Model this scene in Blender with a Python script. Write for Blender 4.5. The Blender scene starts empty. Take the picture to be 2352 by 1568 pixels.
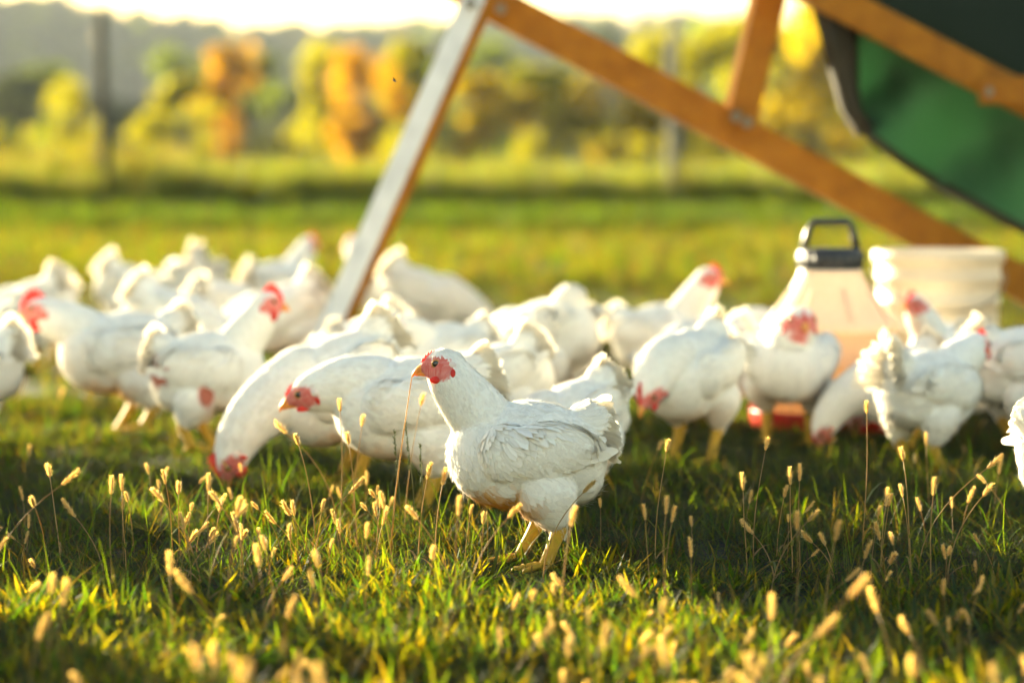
import bpy, bmesh, math, random
import numpy as np
from mathutils import Vector, Matrix, Euler
R = math.radians
rng = np.random.default_rng(7)
random.seed(7)
scene = bpy.context.scene
COL = scene.collection

# ------------------------------------------------------------------ camera
CAM_H = 0.74
PITCH = 4.16                     # degrees below level
FPX = 85.0 / 36.0 * 2352.0       # focal length in units of a 2352 px wide picture
cam_d = bpy.data.cameras.new('camera')
cam_d.lens = 85.0; cam_d.sensor_width = 36.0
cam_d.clip_start = 0.05; cam_d.clip_end = 4000
cam_d.dof.use_dof = True
cam_d.dof.focus_distance = 4.42
cam_d.dof.aperture_fstop = 1.8
cam = bpy.data.objects.new('camera', cam_d); COL.objects.link(cam)
cam.location = (0, 0, CAM_H); cam.rotation_euler = (R(90 - PITCH), 0, 0)
scene.camera = cam

# ------------------------------------------------------------------ sky, sun, exposure
SUN_AZ = 38.0                    # degrees to the left of the view axis
SUN_EL = 8.8
world = bpy.data.worlds.new('World'); scene.world = world; world.use_nodes = True
wn = world.node_tree.nodes; wl = world.node_tree.links
bg = wn['Background']
sky = wn.new('ShaderNodeTexSky'); sky.sky_type = 'NISHITA'; sky.sun_disc = False
sky.sun_elevation = R(SUN_EL); sky.sun_rotation = R(-SUN_AZ)
sky.air_density = 1.2; sky.dust_density = 1.0; sky.ozone_density = 0.2
wl.new(sky.outputs['Color'], bg.inputs['Color']); bg.inputs['Strength'].default_value = 0.056
sun_d = bpy.data.lights.new('sun', 'SUN'); sun_d.energy = 5.0; sun_d.angle = R(0.53)
sun_d.color = (1.0, 0.86, 0.56)
sun = bpy.data.objects.new('sun', sun_d); COL.objects.link(sun)
to_sun = Vector((-math.sin(R(SUN_AZ)) * math.cos(R(SUN_EL)), math.cos(R(SUN_AZ)) * math.cos(R(SUN_EL)), math.sin(R(SUN_EL))))
sun.rotation_euler = to_sun.to_track_quat('Z', 'Y').to_euler()
vs = scene.view_settings
vs.view_transform = 'Standard'; vs.look = 'None'; vs.gamma = 1.0; vs.use_curve_mapping = False
vs.exposure = 3.08
scene.render.engine = 'CYCLES'
cy = scene.cycles
cy.use_denoising = True
cy.max_bounces = 5; cy.diffuse_bounces = 3; cy.transmission_bounces = 4; cy.glossy_bounces = 2
cy.use_adaptive_sampling = True; cy.adaptive_threshold = 0.03
cy.sample_clamp_indirect = 6.0

# ------------------------------------------------------------------ small helpers
def tag(o, label=None, cat=None, group=None, kind=None):
    if label: o['label'] = label
    if cat: o['category'] = cat
    if group: o['group'] = group
    if kind: o['kind'] = kind
    return o

def mesh_obj(name, verts, faces, mat=None, parent=None, smooth=False, cols=None):
    me = bpy.data.meshes.new(name)
    me.from_pydata([tuple(v) for v in verts], [], [tuple(f) for f in faces])
    if cols is not None:
        a = me.color_attributes.new('tint', 'FLOAT_COLOR', 'POINT')
        c = np.ones((len(verts), 4), np.float32); c[:, :3] = cols
        a.data.foreach_set('color', c.ravel())
    if smooth: me.shade_smooth()
    me.update()
    if mat: me.materials.append(mat)
    o = bpy.data.objects.new(name, me); COL.objects.link(o)
    if parent: o.parent = parent
    return o

def fast_mesh(name, V, loops, sizes, mat=None, parent=None, smooth=False, cols=None):
    """V (n,3); loops flat vertex index array; sizes per-face corner counts"""
    me = bpy.data.meshes.new(name)
    me.vertices.add(len(V)); me.vertices.foreach_set('co', np.asarray(V, np.float32).ravel())
    me.loops.add(len(loops)); me.loops.foreach_set('vertex_index', np.asarray(loops, np.int32))
    me.polygons.add(len(sizes))
    st = np.concatenate([[0], np.cumsum(sizes)[:-1]]).astype(np.int32)
    me.polygons.foreach_set('loop_start', st)
    me.update(calc_edges=True); me.validate()
    if cols is not None:
        a = me.color_attributes.new('tint', 'FLOAT_COLOR', 'POINT')
        c = np.ones((len(V), 4), np.float32); c[:, :3] = cols
        a.data.foreach_set('color', c.ravel())
    if smooth: me.shade_smooth()
    if mat: me.materials.append(mat)
    o = bpy.data.objects.new(name, me); COL.objects.link(o)
    if parent: o.parent = parent
    return o

def empty(name, loc, rz=0.0, s=1.0):
    o = bpy.data.objects.new(name, None); COL.objects.link(o)
    o.location = loc; o.rotation_euler = (0, 0, rz); o.scale = (s, s, s)
    o.empty_display_size = 0.1
    return o

class MB:
    """collects shapes into one mesh"""
    def __init__(s): s.v = []; s.f = []; s.c = []
    def add(s, v, f, c=(1, 1, 1)):
        n = len(s.v); s.v += [tuple(p) for p in v]; s.f += [tuple(i + n for i in q) for q in f]; s.c += [c] * len(v)
    def tube(s, pts, rad, n=8, c=(1, 1, 1), cap=True, flat=1.0, up=(0, 0, 1)):
        pts = [Vector(p) for p in pts]; V = []; F = []
        prev = None
        for i, p in enumerate(pts):
            t = (pts[min(i + 1, len(pts) - 1)] - pts[max(i - 1, 0)]).normalized()
            if prev is None:
                u = Vector(up)
                if abs(u.dot(t)) > 0.95: u = Vector((1, 0, 0))
                a = (u - t * u.dot(t)).normalized()
            else:
                a = (prev - t * prev.dot(t)).normalized()
            prev = a; b = t.cross(a)
            r = rad[i] if hasattr(rad, '__len__') else rad
            for k in range(n):
                an = 2 * math.pi * k / n
                V.append(p + a * (math.cos(an) * r * flat) + b * (math.sin(an) * r))
        for i in range(len(pts) - 1):
            for k in range(n):
                F.append((i * n + k, i * n + (k + 1) % n, (i + 1) * n + (k + 1) % n, (i + 1) * n + k))
        if cap:
            F.append(tuple(range(n))[::-1]); F.append(tuple((len(pts) - 1) * n + k for k in range(n)))
        s.add(V, F, c)
    def beam(s, a, b, w, h, wdir, bev=0.004):
        """rectangular board from a to b; w along wdir, h along the other side; chamfered edges"""
        a = Vector(a); b = Vector(b); t = (b - a).normalized()
        wd = Vector(wdir); wd = (wd - t * wd.dot(t)).normalized(); hd = t.cross(wd)
        W = w / 2; H = h / 2
        ring = [(-W + bev, -H), (W - bev, -H), (W, -H + bev), (W, H - bev), (W - bev, H), (-W + bev, H), (-W, H - bev), (-W, -H + bev)]
        V = []; n = 8; L = (b - a).length; seg = max(2, int(L / 0.25))
        for i in range(seg + 1):
            p = a + (b - a) * (i / seg) + wd * (0.002 * math.sin(i * 2.1 + w * 90)) + hd * (0.002 * math.cos(i * 1.7))
            for x, y in ring: V.append(p + wd * x + hd * y)
        F = []
        for i in range(seg):
            for k in range(n): F.append((i * n + k, i * n + (k + 1) % n, (i + 1) * n + (k + 1) % n, (i + 1) * n + k))
        F.append(tuple(range(n))[::-1]); F.append(tuple(seg * n + k for k in range(n)))
        s.add(V, F)
    def lathe(s, prof, n=32, c=(1, 1, 1), ctr=(0, 0)):
        V = []; F = []
        for r, z in prof:
            for k in range(n):
                an = 2 * math.pi * k / n; V.append((ctr[0] + r * math.cos(an), ctr[1] + r * math.sin(an), z))
        for i in range(len(prof) - 1):
            for k in range(n): F.append((i * n + k, i * n + (k + 1) % n, (i + 1) * n + (k + 1) % n, (i + 1) * n + k))
        s.add(V, F, c)
    def ellipsoid(s, c, r, M=None, n=12, m=8, col=(1, 1, 1)):
        V = []; F = []
        for j in range(m + 1):
            th = math.pi * j / m
            for k in range(n):
                ph = 2 * math.pi * k / n
                p = Vector((r[0] * math.sin(th) * math.cos(ph), r[1] * math.sin(th) * math.sin(ph), r[2] * math.cos(th)))
                if M is not None: p = M @ p
                V.append(p + Vector(c))
        for j in range(m):
            for k in range(n): F.append((j * n + k, (j + 1) * n + k, (j + 1) * n + (k + 1) % n, j * n + (k + 1) % n))
        s.add(V, F, col)
    def build(s, name, mat, parent=None, smooth=True, tint=False):
        o = mesh_obj(name, s.v, s.f, mat, parent, smooth, np.array(s.c, np.float32) if tint else None)
        return o

# pixel (2352 x 1568 picture of the photograph) -> world
CP, SP = math.cos(R(PITCH)), math.sin(R(PITCH))
def ray(px, py):
    x = (px - 1176.0) / FPX; y = (784.0 - py) / FPX
    # camera: right=+X, up=(0,SP,CP), forward=(0,CP,-SP)
    return Vector((x, CP + y * SP, -SP + y * CP))
def at(px, py, Y):
    d = ray(px, py); k = Y / d.y
    return Vector((d.x * k, Y, CAM_H + d.z * k))
def smooth01(t):
    t = np.clip(t, 0, 1); return t * t * (3 - 2 * t)
def gz(x, y):
    x = np.asarray(x, float); y = np.asarray(y, float)
    z = 0.30 * smooth01((y - 8.0) / 19.0) + 0.004 * np.maximum(y - 27, 0)
    bump = 0.012 * np.sin(x * 1.7 + 0.6) * np.sin(y * 1.3 + 0.4) + 0.006 * np.sin(x * 4.1 + y * 2.3) * np.sin(y * 3.7 - x)
    return z + bump * np.exp(-(np.maximum(y - 20, 0) / 20) ** 2)
def on_ground(px, Y):
    """ground point at distance Y seen in column px"""
    X = (px - 1176.0) / FPX * Y * 1.003
    return Vector((X, Y, float(gz(X, Y))))

# ------------------------------------------------------------------ materials
MATS = {}
def newmat(name):
    m = bpy.data.materials.new(name); m.use_nodes = True
    nt = m.node_tree; nt.nodes.clear()
    out = nt.nodes.new('ShaderNodeOutputMaterial')
    return m, nt, nt.nodes, nt.links, out
def N(nodes, typ, **kw):
    n = nodes.new(typ)
    for k, v in kw.items(): setattr(n, k, v)
    return n

def mat_noise(name, c1, c2, scale=8, rough=0.8, bump=0.0, detail=6, stretch=(1, 1, 1), spec=0.3, bump_dist=0.01, coords='Object', sheen=0.0):
    m, nt, nd, lk, out = newmat(name)
    p = N(nd, 'ShaderNodeBsdfPrincipled'); p.inputs['Roughness'].default_value = rough
    p.inputs['Specular IOR Level'].default_value = spec; p.inputs['Sheen Weight'].default_value = sheen
    tc = N(nd, 'ShaderNodeTexCoord'); mp = N(nd, 'ShaderNodeMapping'); mp.inputs['Scale'].default_value = stretch
    nz = N(nd, 'ShaderNodeTexNoise'); nz.inputs['Scale'].default_value = scale; nz.inputs['Detail'].default_value = detail
    cr = N(nd, 'ShaderNodeValToRGB'); cr.color_ramp.elements[0].color = (*c1, 1); cr.color_ramp.elements[1].color = (*c2, 1)
    cr.color_ramp.elements[0].position = 0.3; cr.color_ramp.elements[1].position = 0.7
    lk.new(tc.outputs[coords], mp.inputs['Vector']); lk.new(mp.outputs[0], nz.inputs['Vector'])
    lk.new(nz.outputs['Fac'], cr.inputs['Fac']); lk.new(cr.outputs[0], p.inputs['Base Color'])
    if bump:
        b = N(nd, 'ShaderNodeBump'); b.inputs['Strength'].default_value = bump; b.inputs['Distance'].default_value = bump_dist
        lk.new(nz.outputs['Fac'], b.inputs['Height']); lk.new(b.outputs[0], p.inputs['Normal'])
    lk.new(p.outputs[0], out.inputs['Surface'])
    return m

def mat_leaf(name, trans=0.45, rough=0.45, gloss=0.06, tint=(1, 1, 1), tcol=(1.25, 1.15, 0.45), vary=0.35, attr=True, base=(1, 1, 1)):
    """thin leaf: diffuse + light shining through + a little gloss; colour from the 'tint' attribute"""
    m, nt, nd, lk, out = newmat(name)
    if attr:
        at_ = N(nd, 'ShaderNodeAttribute', attribute_name='tint'); c_out = at_.outputs['Color']
    else:
        rgb = N(nd, 'ShaderNodeRGB'); rgb.outputs[0].default_value = (*base, 1); c_out = rgb.outputs[0]
    oi = N(nd, 'ShaderNodeObjectInfo')
    hsv = N(nd, 'ShaderNodeHueSaturation')
    mr = N(nd, 'ShaderNodeMapRange'); mr.inputs['To Min'].default_value = 1 - vary; mr.inputs['To Max'].default_value = 1 + vary
    lk.new(oi.outputs['Random'], mr.inputs['Value']); lk.new(mr.outputs[0], hsv.inputs['Value']); lk.new(c_out, hsv.inputs['Color'])
    df = N(nd, 'ShaderNodeBsdfDiffuse'); lk.new(hsv.outputs[0], df.inputs['Color'])
    mx = N(nd, 'ShaderNodeMix', data_type='RGBA', blend_type='MULTIPLY'); mx.inputs['Factor'].default_value = 1.0
    mx.inputs['B'].default_value = (*tcol, 1); lk.new(hsv.outputs[0], mx.inputs['A'])
    tr = N(nd, 'ShaderNodeBsdfTranslucent'); lk.new(mx.outputs['Result'], tr.inputs['Color'])
    ms = N(nd, 'ShaderNodeMixShader'); ms.inputs['Fac'].default_value = trans
    lk.new(df.outputs[0], ms.inputs[1]); lk.new(tr.outputs[0], ms.inputs[2])
    gl = N(nd, 'ShaderNodeBsdfGlossy'); gl.inputs['Roughness'].default_value = rough
    gl.inputs['Color'].default_value = (0.9, 0.9, 0.9, 1)
    ms2 = N(nd, 'ShaderNodeMixShader'); ms2.inputs['Fac'].default_value = gloss
    lk.new(ms.outputs[0], ms2.inputs[1]); lk.new(gl.outputs[0], ms2.inputs[2])
    lk.new(ms2.outputs[0], out.inputs['Surface'])
    return m

def mat_body(name):
    m, nt, nd, lk, out = newmat(name)
    at_ = N(nd, 'ShaderNodeAttribute', attribute_name='tint')
    tc = N(nd, 'ShaderNodeTexCoord')
    nz = N(nd, 'ShaderNodeTexNoise'); nz.inputs['Scale'].default_value = 260; nz.inputs['Detail'].default_value = 3
    lk.new(tc.outputs['Object'], nz.inputs['Vector'])
    b = N(nd, 'ShaderNodeBump'); b.inputs['Strength'].default_value = 0.5; b.inputs['Distance'].default_value = 0.0015
    lk.new(nz.outputs['Fac'], b.inputs['Height'])
    p = N(nd, 'ShaderNodeBsdfPrincipled'); p.inputs['Roughness'].default_value = 0.75
    p.inputs['Specular IOR Level'].default_value = 0.15; p.inputs['Sheen Weight'].default_value = 0.2
    p.inputs['Subsurface Weight'].default_value = 0.25; p.inputs['Subsurface Radius'].default_value = (0.012, 0.008, 0.006)
    p.inputs['Subsurface Scale'].default_value = 1.0
    lk.new(at_.outputs['Color'], p.inputs['Base Color']); lk.new(b.outputs[0], p.inputs['Normal'])
    lk.new(p.outputs[0], out.inputs['Surface'])
    return m

def mat_plain(name, col, rough=0.5, spec=0.4, sss=0.0, trans=0.0, tcol=None):
    m, nt, nd, lk, out = newmat(name)
    p = N(nd, 'ShaderNodeBsdfPrincipled'); p.inputs['Roughness'].default_value = rough
    p.inputs['Specular IOR Level'].default_value = spec
    p.inputs['Subsurface Weight'].default_value = sss; p.inputs['Subsurface Radius'].default_value = (0.01, 0.004, 0.003)
    p.inputs['Subsurface Scale'].default_value = 1.0
    tc = N(nd, 'ShaderNodeTexCoord'); nz = N(nd, 'ShaderNodeTexNoise'); nz.inputs['Scale'].default_value = 90; nz.inputs['Detail'].default_value = 4
    lk.new(tc.outputs['Object'], nz.inputs['Vector'])
    hs = N(nd, 'ShaderNodeHueSaturation'); hs.inputs['Color'].default_value = (*col, 1)
    mr = N(nd, 'ShaderNodeMapRange'); mr.inputs['To Min'].default_value = 0.75; mr.inputs['To Max'].default_value = 1.2
    lk.new(nz.outputs['Fac'], mr.inputs['Value']); lk.new(mr.outputs[0], hs.inputs['Value']); lk.new(hs.outputs[0], p.inputs['Base Color'])
    b = N(nd, 'ShaderNodeBump'); b.inputs['Strength'].default_value = 0.25; b.inputs['Distance'].default_value = 0.002
    lk.new(nz.outputs['Fac'], b.inputs['Height']); lk.new(b.outputs[0], p.inputs['Normal'])
    if trans > 0:
        tr = N(nd, 'ShaderNodeBsdfTranslucent'); tr.inputs['Color'].default_value = (*(tcol or col), 1)
        ms = N(nd, 'ShaderNodeMixShader'); ms.inputs['Fac'].default_value = trans
        lk.new(p.outputs[0], ms.inputs[1]); lk.new(tr.outputs[0], ms.inputs[2]); lk.new(ms.outputs[0], out.inputs['Surface'])
    else:
        lk.new(p.outputs[0], out.inputs['Surface'])
    return m

M_FEATHER = mat_leaf('white_feather', trans=0.40, rough=0.6, gloss=0.02, tcol=(1.0, 0.93, 0.80), vary=0.0)
M_BODY = mat_body('white_plumage')
M_COVERT = mat_leaf('white_body_feather', trans=0.12, rough=0.6, gloss=0.02, tcol=(1.0, 0.93, 0.80), vary=0.0)
M_STEM = mat_leaf('dry_grass_stem', trans=0.4, rough=0.5, gloss=0.03, tcol=(1.3, 1.1, 0.6), vary=0.25)
M_COMB = mat_plain('red_comb', (0.66, 0.05, 0.04), 0.5, 0.3, sss=0.3, trans=0.25, tcol=(1.0, 0.14, 0.04))
M_BEAK = mat_plain('horn_beak', (0.78, 0.36, 0.07), 0.35, 0.5, sss=0.3, trans=0.12, tcol=(1.0, 0.5, 0.1))
M_LEG = mat_plain('yellow_leg_skin', (0.50, 0.30, 0.03), 0.65, 0.25, sss=0.1)
M_EYE = mat_plain('dark_eye', (0.018, 0.016, 0.014), 0.08, 0.8)
M_IRIS = mat_plain('amber_eye_ring', (0.55, 0.25, 0.05), 0.3, 0.5)
M_EAR = mat_plain('pale_ear_lobe', (0.78, 0.66, 0.60), 0.7, 0.2)
M_GRASS = mat_leaf('grass_blade', trans=0.5, rough=0.6, gloss=0.02, tcol=(9.0, 7.2, 0.4), vary=0.35)
M_SEED = mat_leaf('foxtail_seed_head', trans=0.62, rough=0.5, gloss=0.02, tcol=(1.32, 1.15, 0.62), vary=0.2)
M_WEED = mat_leaf('tall_weed', trans=0.5, rough=0.5, gloss=0.02, tcol=(1.7, 1.5, 0.3), vary=0.3)
M_SOIL = mat_noise('pasture_soil', (0.006, 0.009, 0.004), (0.020, 0.026, 0.008), scale=3.0, rough=0.95, bump=0.6, bump_dist=0.03, detail=10)
M_HILL = mat_noise('wooded_hillside', (0.03, 0.045, 0.02), (0.07, 0.075, 0.03), scale=0.02, rough=1.0, detail=8)
M_WOOD = mat_noise('raw_lumber', (0.22, 0.078, 0.002), (0.34, 0.135, 0.005), scale=14, rough=0.75, bump=0.3, stretch=(1, 1, 1), bump_dist=0.004)
M_PAINT = mat_noise('weathered_whitewash', (0.55, 0.56, 0.56), (0.78, 0.78, 0.76), scale=9, rough=0.8, bump=0.3, bump_dist=0.004)
M_POST = mat_noise('weathered_post', (0.03, 0.03, 0.015), (0.07, 0.06, 0.03), scale=10, rough=0.9, bump=0.4, stretch=(1, 1, 0.15), bump_dist=0.01)
M_POSTP = mat_noise('silvered_post', (0.16, 0.15, 0.12), (0.27, 0.25, 0.20), scale=10, rough=0.9, bump=0.4, stretch=(1, 1, 0.15), bump_dist=0.01)
M_BARK = mat_noise('tree_bark', (0.05, 0.04, 0.03), (0.12, 0.10, 0.08), scale=4, rough=0.95, bump=0.5, stretch=(1, 1, 0.3), bump_dist=0.05)

# ------------------------------------------------------------------ ground (one sheet to the horizon)
ys = np.concatenate([np.arange(-3, 14, 0.12), np.arange(14, 32, 0.4), np.arange(32, 80, 3), np.geomspace(80, 3000, 20)])
xs = np.concatenate([-np.geomspace(6, 2500, 26)[::-1], np.arange(-5.9, 5.95, 0.14), np.geomspace(6, 2500, 26)])
GX, GY = np.meshgrid(xs, ys); GZ = gz(GX, GY)
GZ = np.where(GY > 900, GZ - (GY - 900) * 0.01, GZ)
nx, ny = len(xs), len(ys)
V = np.stack([GX.ravel(), GY.ravel(), GZ.ravel()], 1)
ii, jj = np.meshgrid(np.arange(nx - 1), np.arange(ny - 1)); b0 = (jj * nx + ii).ravel()
F = np.stack([b0, b0 + 1, b0 + 1 + nx, b0 + nx], 1)
g = fast_mesh('pasture_ground', V, F.ravel(), np.full(len(F), 4), M_SOIL, smooth=True)
tag(g, kind='structure')

# ------------------------------------------------------------------ geometry-node scatter (uncountable growth only)
def scatter(name, pts, rotz, tilt, scl, variants, mat_label, seed=0, realize=False):
    """one object that instances the variant meshes on given points"""
    n = len(pts)
    me = bpy.data.meshes.new(name); me.vertices.add(n)
    me.vertices.foreach_set('co', np.asarray(pts, np.float32).ravel())
    a = me.attributes.new('rot', 'FLOAT_VECTOR', 'POINT')
    rot = np.zeros((n, 3), np.float32); rot[:, 2] = rotz; rot[:, 0] = tilt
    a.data.foreach_set('vector', rot.ravel())
    a = me.attributes.new('scl', 'FLOAT', 'POINT'); a.data.foreach_set('value', np.asarray(scl, np.float32))
    a = me.attributes.new('idx', 'INT', 'POINT'); a.data.foreach_set('value', np.asarray(np.random.default_rng(seed).integers(0, len(variants), n), np.int32))
    o = bpy.data.objects.new(name, me); COL.objects.link(o)
    tag(o, label=mat_label[0], cat=mat_label[1], kind='stuff')
    ng = bpy.data.node_groups.new(name + '_nodes', 'GeometryNodeTree')
    ng.interface.new_socket('Geometry', in_out='INPUT', socket_type='NodeSocketGeometry')
    ng.interface.new_socket('Geometry', in_out='OUTPUT', socket_type='NodeSocketGeometry')
    nd, lk = ng.nodes, ng.links
    gi = nd.new('NodeGroupInput'); go = nd.new('NodeGroupOutput')
    g2i = nd.new('GeometryNodeGeometryToInstance')
    for v in variants[::-1]:
        oi = nd.new('GeometryNodeObjectInfo'); oi.inputs['Object'].default_value = v; oi.transform_space = 'ORIGINAL'
        oi.inputs['As Instance'].default_value = True
        lk.new(oi.outputs['Geometry'], g2i.inputs[0])
    iop = nd.new('GeometryNodeInstanceOnPoints'); iop.inputs['Pick Instance'].default_value = True
    def attr(nm, t):
        x = nd.new('GeometryNodeInputNamedAttribute'); x.data_type = t; x.inputs['Name'].default_value = nm
        return [q for q in x.outputs if q.enabled and q.name == 'Attribute'][0]
    e2r = nd.new('FunctionNodeEulerToRotation')
    lk.new(attr('rot', 'FLOAT_VECTOR'), e2r.inputs[0])
    lk.new(gi.outputs[0], iop.inputs['Points']); lk.new(g2i.outputs[0], iop.inputs['Instance'])
    lk.new(attr('idx', 'INT'), iop.inputs['Instance Index']); lk.new(e2r.outputs[0], iop.inputs['Rotation'])
    lk.new(attr('scl', 'FLOAT'), iop.inputs['Scale'])
    if realize:
        rl = nd.new('GeometryNodeRealizeInstances'); lk.new(iop.outputs[0], rl.inputs[0]); lk.new(rl.outputs[0], go.inputs[0])
    else: lk.new(iop.outputs[0], go.inputs[0])
    md = o.modifiers.new('scatter', 'NODES'); md.node_group = ng
    return o

HIDDEN = bpy.data.collections.new('scatter_sources')     # never linked to the scene: only data for the scatter
def source(o):
    COL.objects.unlink(o); HIDDEN.objects.link(o); return o

def blade_tuft(name, nb, rad, hmin, hmax, wid, lean, cols, seed, mat, droop=0.5, seg=3):
    r = np.random.default_rng(seed); V = []; L = []; S = []; C = []
    for i in range(nb):
        a = r.uniform(0, 2 * np.pi); q = rad * math.sqrt(r.uniform()); p = np.array([q * math.cos(a), q * math.sin(a), -0.004])
        h = r.uniform(hmin, hmax); w = wid * r.uniform(0.6, 1.3)
        da = r.uniform(0, 2 * np.pi); ln = lean * r.uniform(0.2, 1.3)
        d = np.array([math.cos(da), math.sin(da), 0]); sd = np.array([-d[1], d[0], 0]) + 0.5 * d * r.uniform(-1, 1)
        c = np.array(cols[r.integers(len(cols))]) * r.uniform(0.7, 1.3)
        n0 = len(V)
        for k in range(seg + 1):
            t = k / seg
            out = h * (ln * t + droop * ln * t * t)
            z = h * t * math.cos(min(1.2, ln * 0.8)) - h * droop * ln * 0.35 * t * t * t
            pos = p + d * out + np.array([0, 0, max(z, -0.002)])
            ww = w * (1 - 0.85 * t ** 1.6) * 0.5
            if k < seg:
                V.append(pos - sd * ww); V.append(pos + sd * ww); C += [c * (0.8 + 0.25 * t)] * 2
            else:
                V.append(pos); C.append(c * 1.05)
        for k in range(seg - 1):
            b = n0 + 2 * k; L += [b, b + 1, b + 3, b + 2]; S.append(4)
        b = n0 + 2 * (seg - 1); L += [b, b + 1, b + 2]; S.append(3)
    return source(fast_mesh(name, np.array(V), L, S, mat, cols=np.array(C)))

GREEN = [(0.010, 0.026, 0.004), (0.018, 0.032, 0.003), (0.007, 0.019, 0.006), (0.025, 0.033, 0.003), (0.012, 0.021, 0.005)]
STRAW = [(0.026, 0.021, 0.012), (0.020, 0.015, 0.008), (0.036, 0.031, 0.022)]
MAT_ = GREEN * 3 + STRAW
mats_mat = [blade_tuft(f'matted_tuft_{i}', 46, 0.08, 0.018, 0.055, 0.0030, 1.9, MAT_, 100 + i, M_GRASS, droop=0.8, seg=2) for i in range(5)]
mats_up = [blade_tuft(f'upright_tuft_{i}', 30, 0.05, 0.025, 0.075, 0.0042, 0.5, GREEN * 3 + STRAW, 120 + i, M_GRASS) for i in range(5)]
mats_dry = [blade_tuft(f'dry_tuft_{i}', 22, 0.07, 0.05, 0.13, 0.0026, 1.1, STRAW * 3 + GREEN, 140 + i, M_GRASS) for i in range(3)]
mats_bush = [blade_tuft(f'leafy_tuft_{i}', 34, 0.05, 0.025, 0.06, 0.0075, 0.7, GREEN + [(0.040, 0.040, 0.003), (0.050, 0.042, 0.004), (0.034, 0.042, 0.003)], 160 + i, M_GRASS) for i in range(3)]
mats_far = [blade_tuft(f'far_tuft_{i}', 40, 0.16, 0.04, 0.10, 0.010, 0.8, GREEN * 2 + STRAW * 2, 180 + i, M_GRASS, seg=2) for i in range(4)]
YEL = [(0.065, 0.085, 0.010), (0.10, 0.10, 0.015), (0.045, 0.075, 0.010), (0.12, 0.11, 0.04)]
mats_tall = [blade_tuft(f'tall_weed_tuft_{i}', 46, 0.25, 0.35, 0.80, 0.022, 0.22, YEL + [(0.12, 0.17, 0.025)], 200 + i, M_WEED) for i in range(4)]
GOLD = [(0.13, 0.105, 0.010), (0.11, 0.10, 0.012), (0.07, 0.09, 0.010)]
mats_gold = [blade_tuft(f'golden_weed_tuft_{i}', 46, 0.3, 0.45, 1.0, 0.028, 0.2, GOLD, 220 + i, M_WEED) for i in range(3)]

def field_points(y0, y1, dens, kx=0.30, base=0.9, seed=0, clump=0.0):
    r = np.random.default_rng(seed)
    Y = []; X = []
    n = int(dens * (y1 - y0) * 2 * (base + kx * (y0 + y1) / 2))
    y = r.uniform(y0, y1, n * 2); hw = base + kx * y1
    x = r.uniform(-hw, hw, n * 2); k = np.abs(x) < base + kx * y
    x, y = x[k][:n], y[k][:n]
    if clump > 0:
        f = np.sin(x * 3.1 + 1.3 * np.sin(y * 2.2)) * np.sin(y * 3.7 + 1.7 * np.sin(x * 1.9)) + 0.5 * np.sin(x * 7.7 + y * 2) * np.sin(y * 8.3 - x)
        k = r.uniform(0, 1, len(x)) < np.clip(0.5 + clump * f, 0.03, 1); x, y = x[k], y[k]
    return np.stack([x, y, gz(x, y)], 1), r

def lay(name, y0, y1, dens, variants, s0, s1, label, seed, clump=0.0, tilt=0.12, realize=True, **kw):
    p, r = field_points(y0, y1, dens, seed=seed, clump=clump, **kw)
    k = ~((np.abs(p[:, 0] - 0.045) < 0.10) & (p[:, 1] > 4.02) & (p[:, 1] < 4.42)) if 'matted' not in name else np.ones(len(p), bool)
    p = p[k]; n = len(p)
    return scatter(name, p, r.uniform(0, 6.28, n), r.normal(0, tilt, n), r.uniform(s0, s1, n), variants, label, seed, realize)

lay('matted_grass', 2.7, 7.5, 370, mats_mat, 0.55, 1.2, ('short matted green and straw coloured grass round the hens', 'grass'), 1)
lay('upright_grass', 2.7, 7.5, 80, mats_up, 0.35, 1.3, ('tufts of upright green grass blades among the hens', 'grass'), 2, clump=0.9)
mats_tangle = [blade_tuft(f'tangle_tuft_{i}', 16, 0.09, 0.07, 0.17, 0.0019, 1.15, GREEN * 2 + STRAW, 240 + i, M_GRASS, droop=0.9) for i in range(4)]
lay('tangled_grass', 3.3, 5.8, 170, mats_tangle, 0.6, 1.1, ('thin dark blades tangled over the turf', 'grass'), 18)
lay('dry_grass', 2.7, 7.5, 60, mats_dry, 0.6, 1.1, ('dry straw coloured grass stems lying in the turf', 'grass'), 3, clump=0.4)
lay('leafy_turf', 2.7, 4.35, 330, mats_bush, 0.7, 1.5, ('leafy low green turf in the blurred foreground', 'grass'), 4, clump=0.5)
lay('pasture_grass', 7.3, 14, 85, mats_mat + mats_up[:3] + mats_dry, 0.9, 1.6, ('sunlit short pasture grass behind the flock', 'grass'), 5)
lay('far_pasture_grass', 13.5, 24, 34, mats_far, 0.9, 1.5, ('blurred short pasture grass running back to the fence', 'grass'), 6)
lay('tall_weeds', 23.2, 40, 6.5, mats_tall, 0.42, 0.8, ('tall yellow green weeds growing beyond the fence', 'weeds'), 7, clump=0.8, kx=0.27, base=2)
mats_shade_band = [blade_tuft(f'shade_band_tuft_{i}', 60, 0.22, 0.08, 0.24, 0.012, 0.5, GREEN, 260 + i, M_GRASS, seg=2) for i in range(3)]
lay('shade_band_grass', 19.3, 23.4, 26, mats_shade_band, 0.7, 1.2, ('longer dark green grass added to widen the shade band along the fence', 'grass'), 19, clump=0.35)  # dark strip of grass added to widen the shade thrown by the weeds
lay('fence_line_weeds', 23.0, 25.2, 16, mats_tall, 0.55, 0.85, ('dense weeds rooted along the line of the fence', 'weeds'), 17, kx=0.30, base=4)
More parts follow.
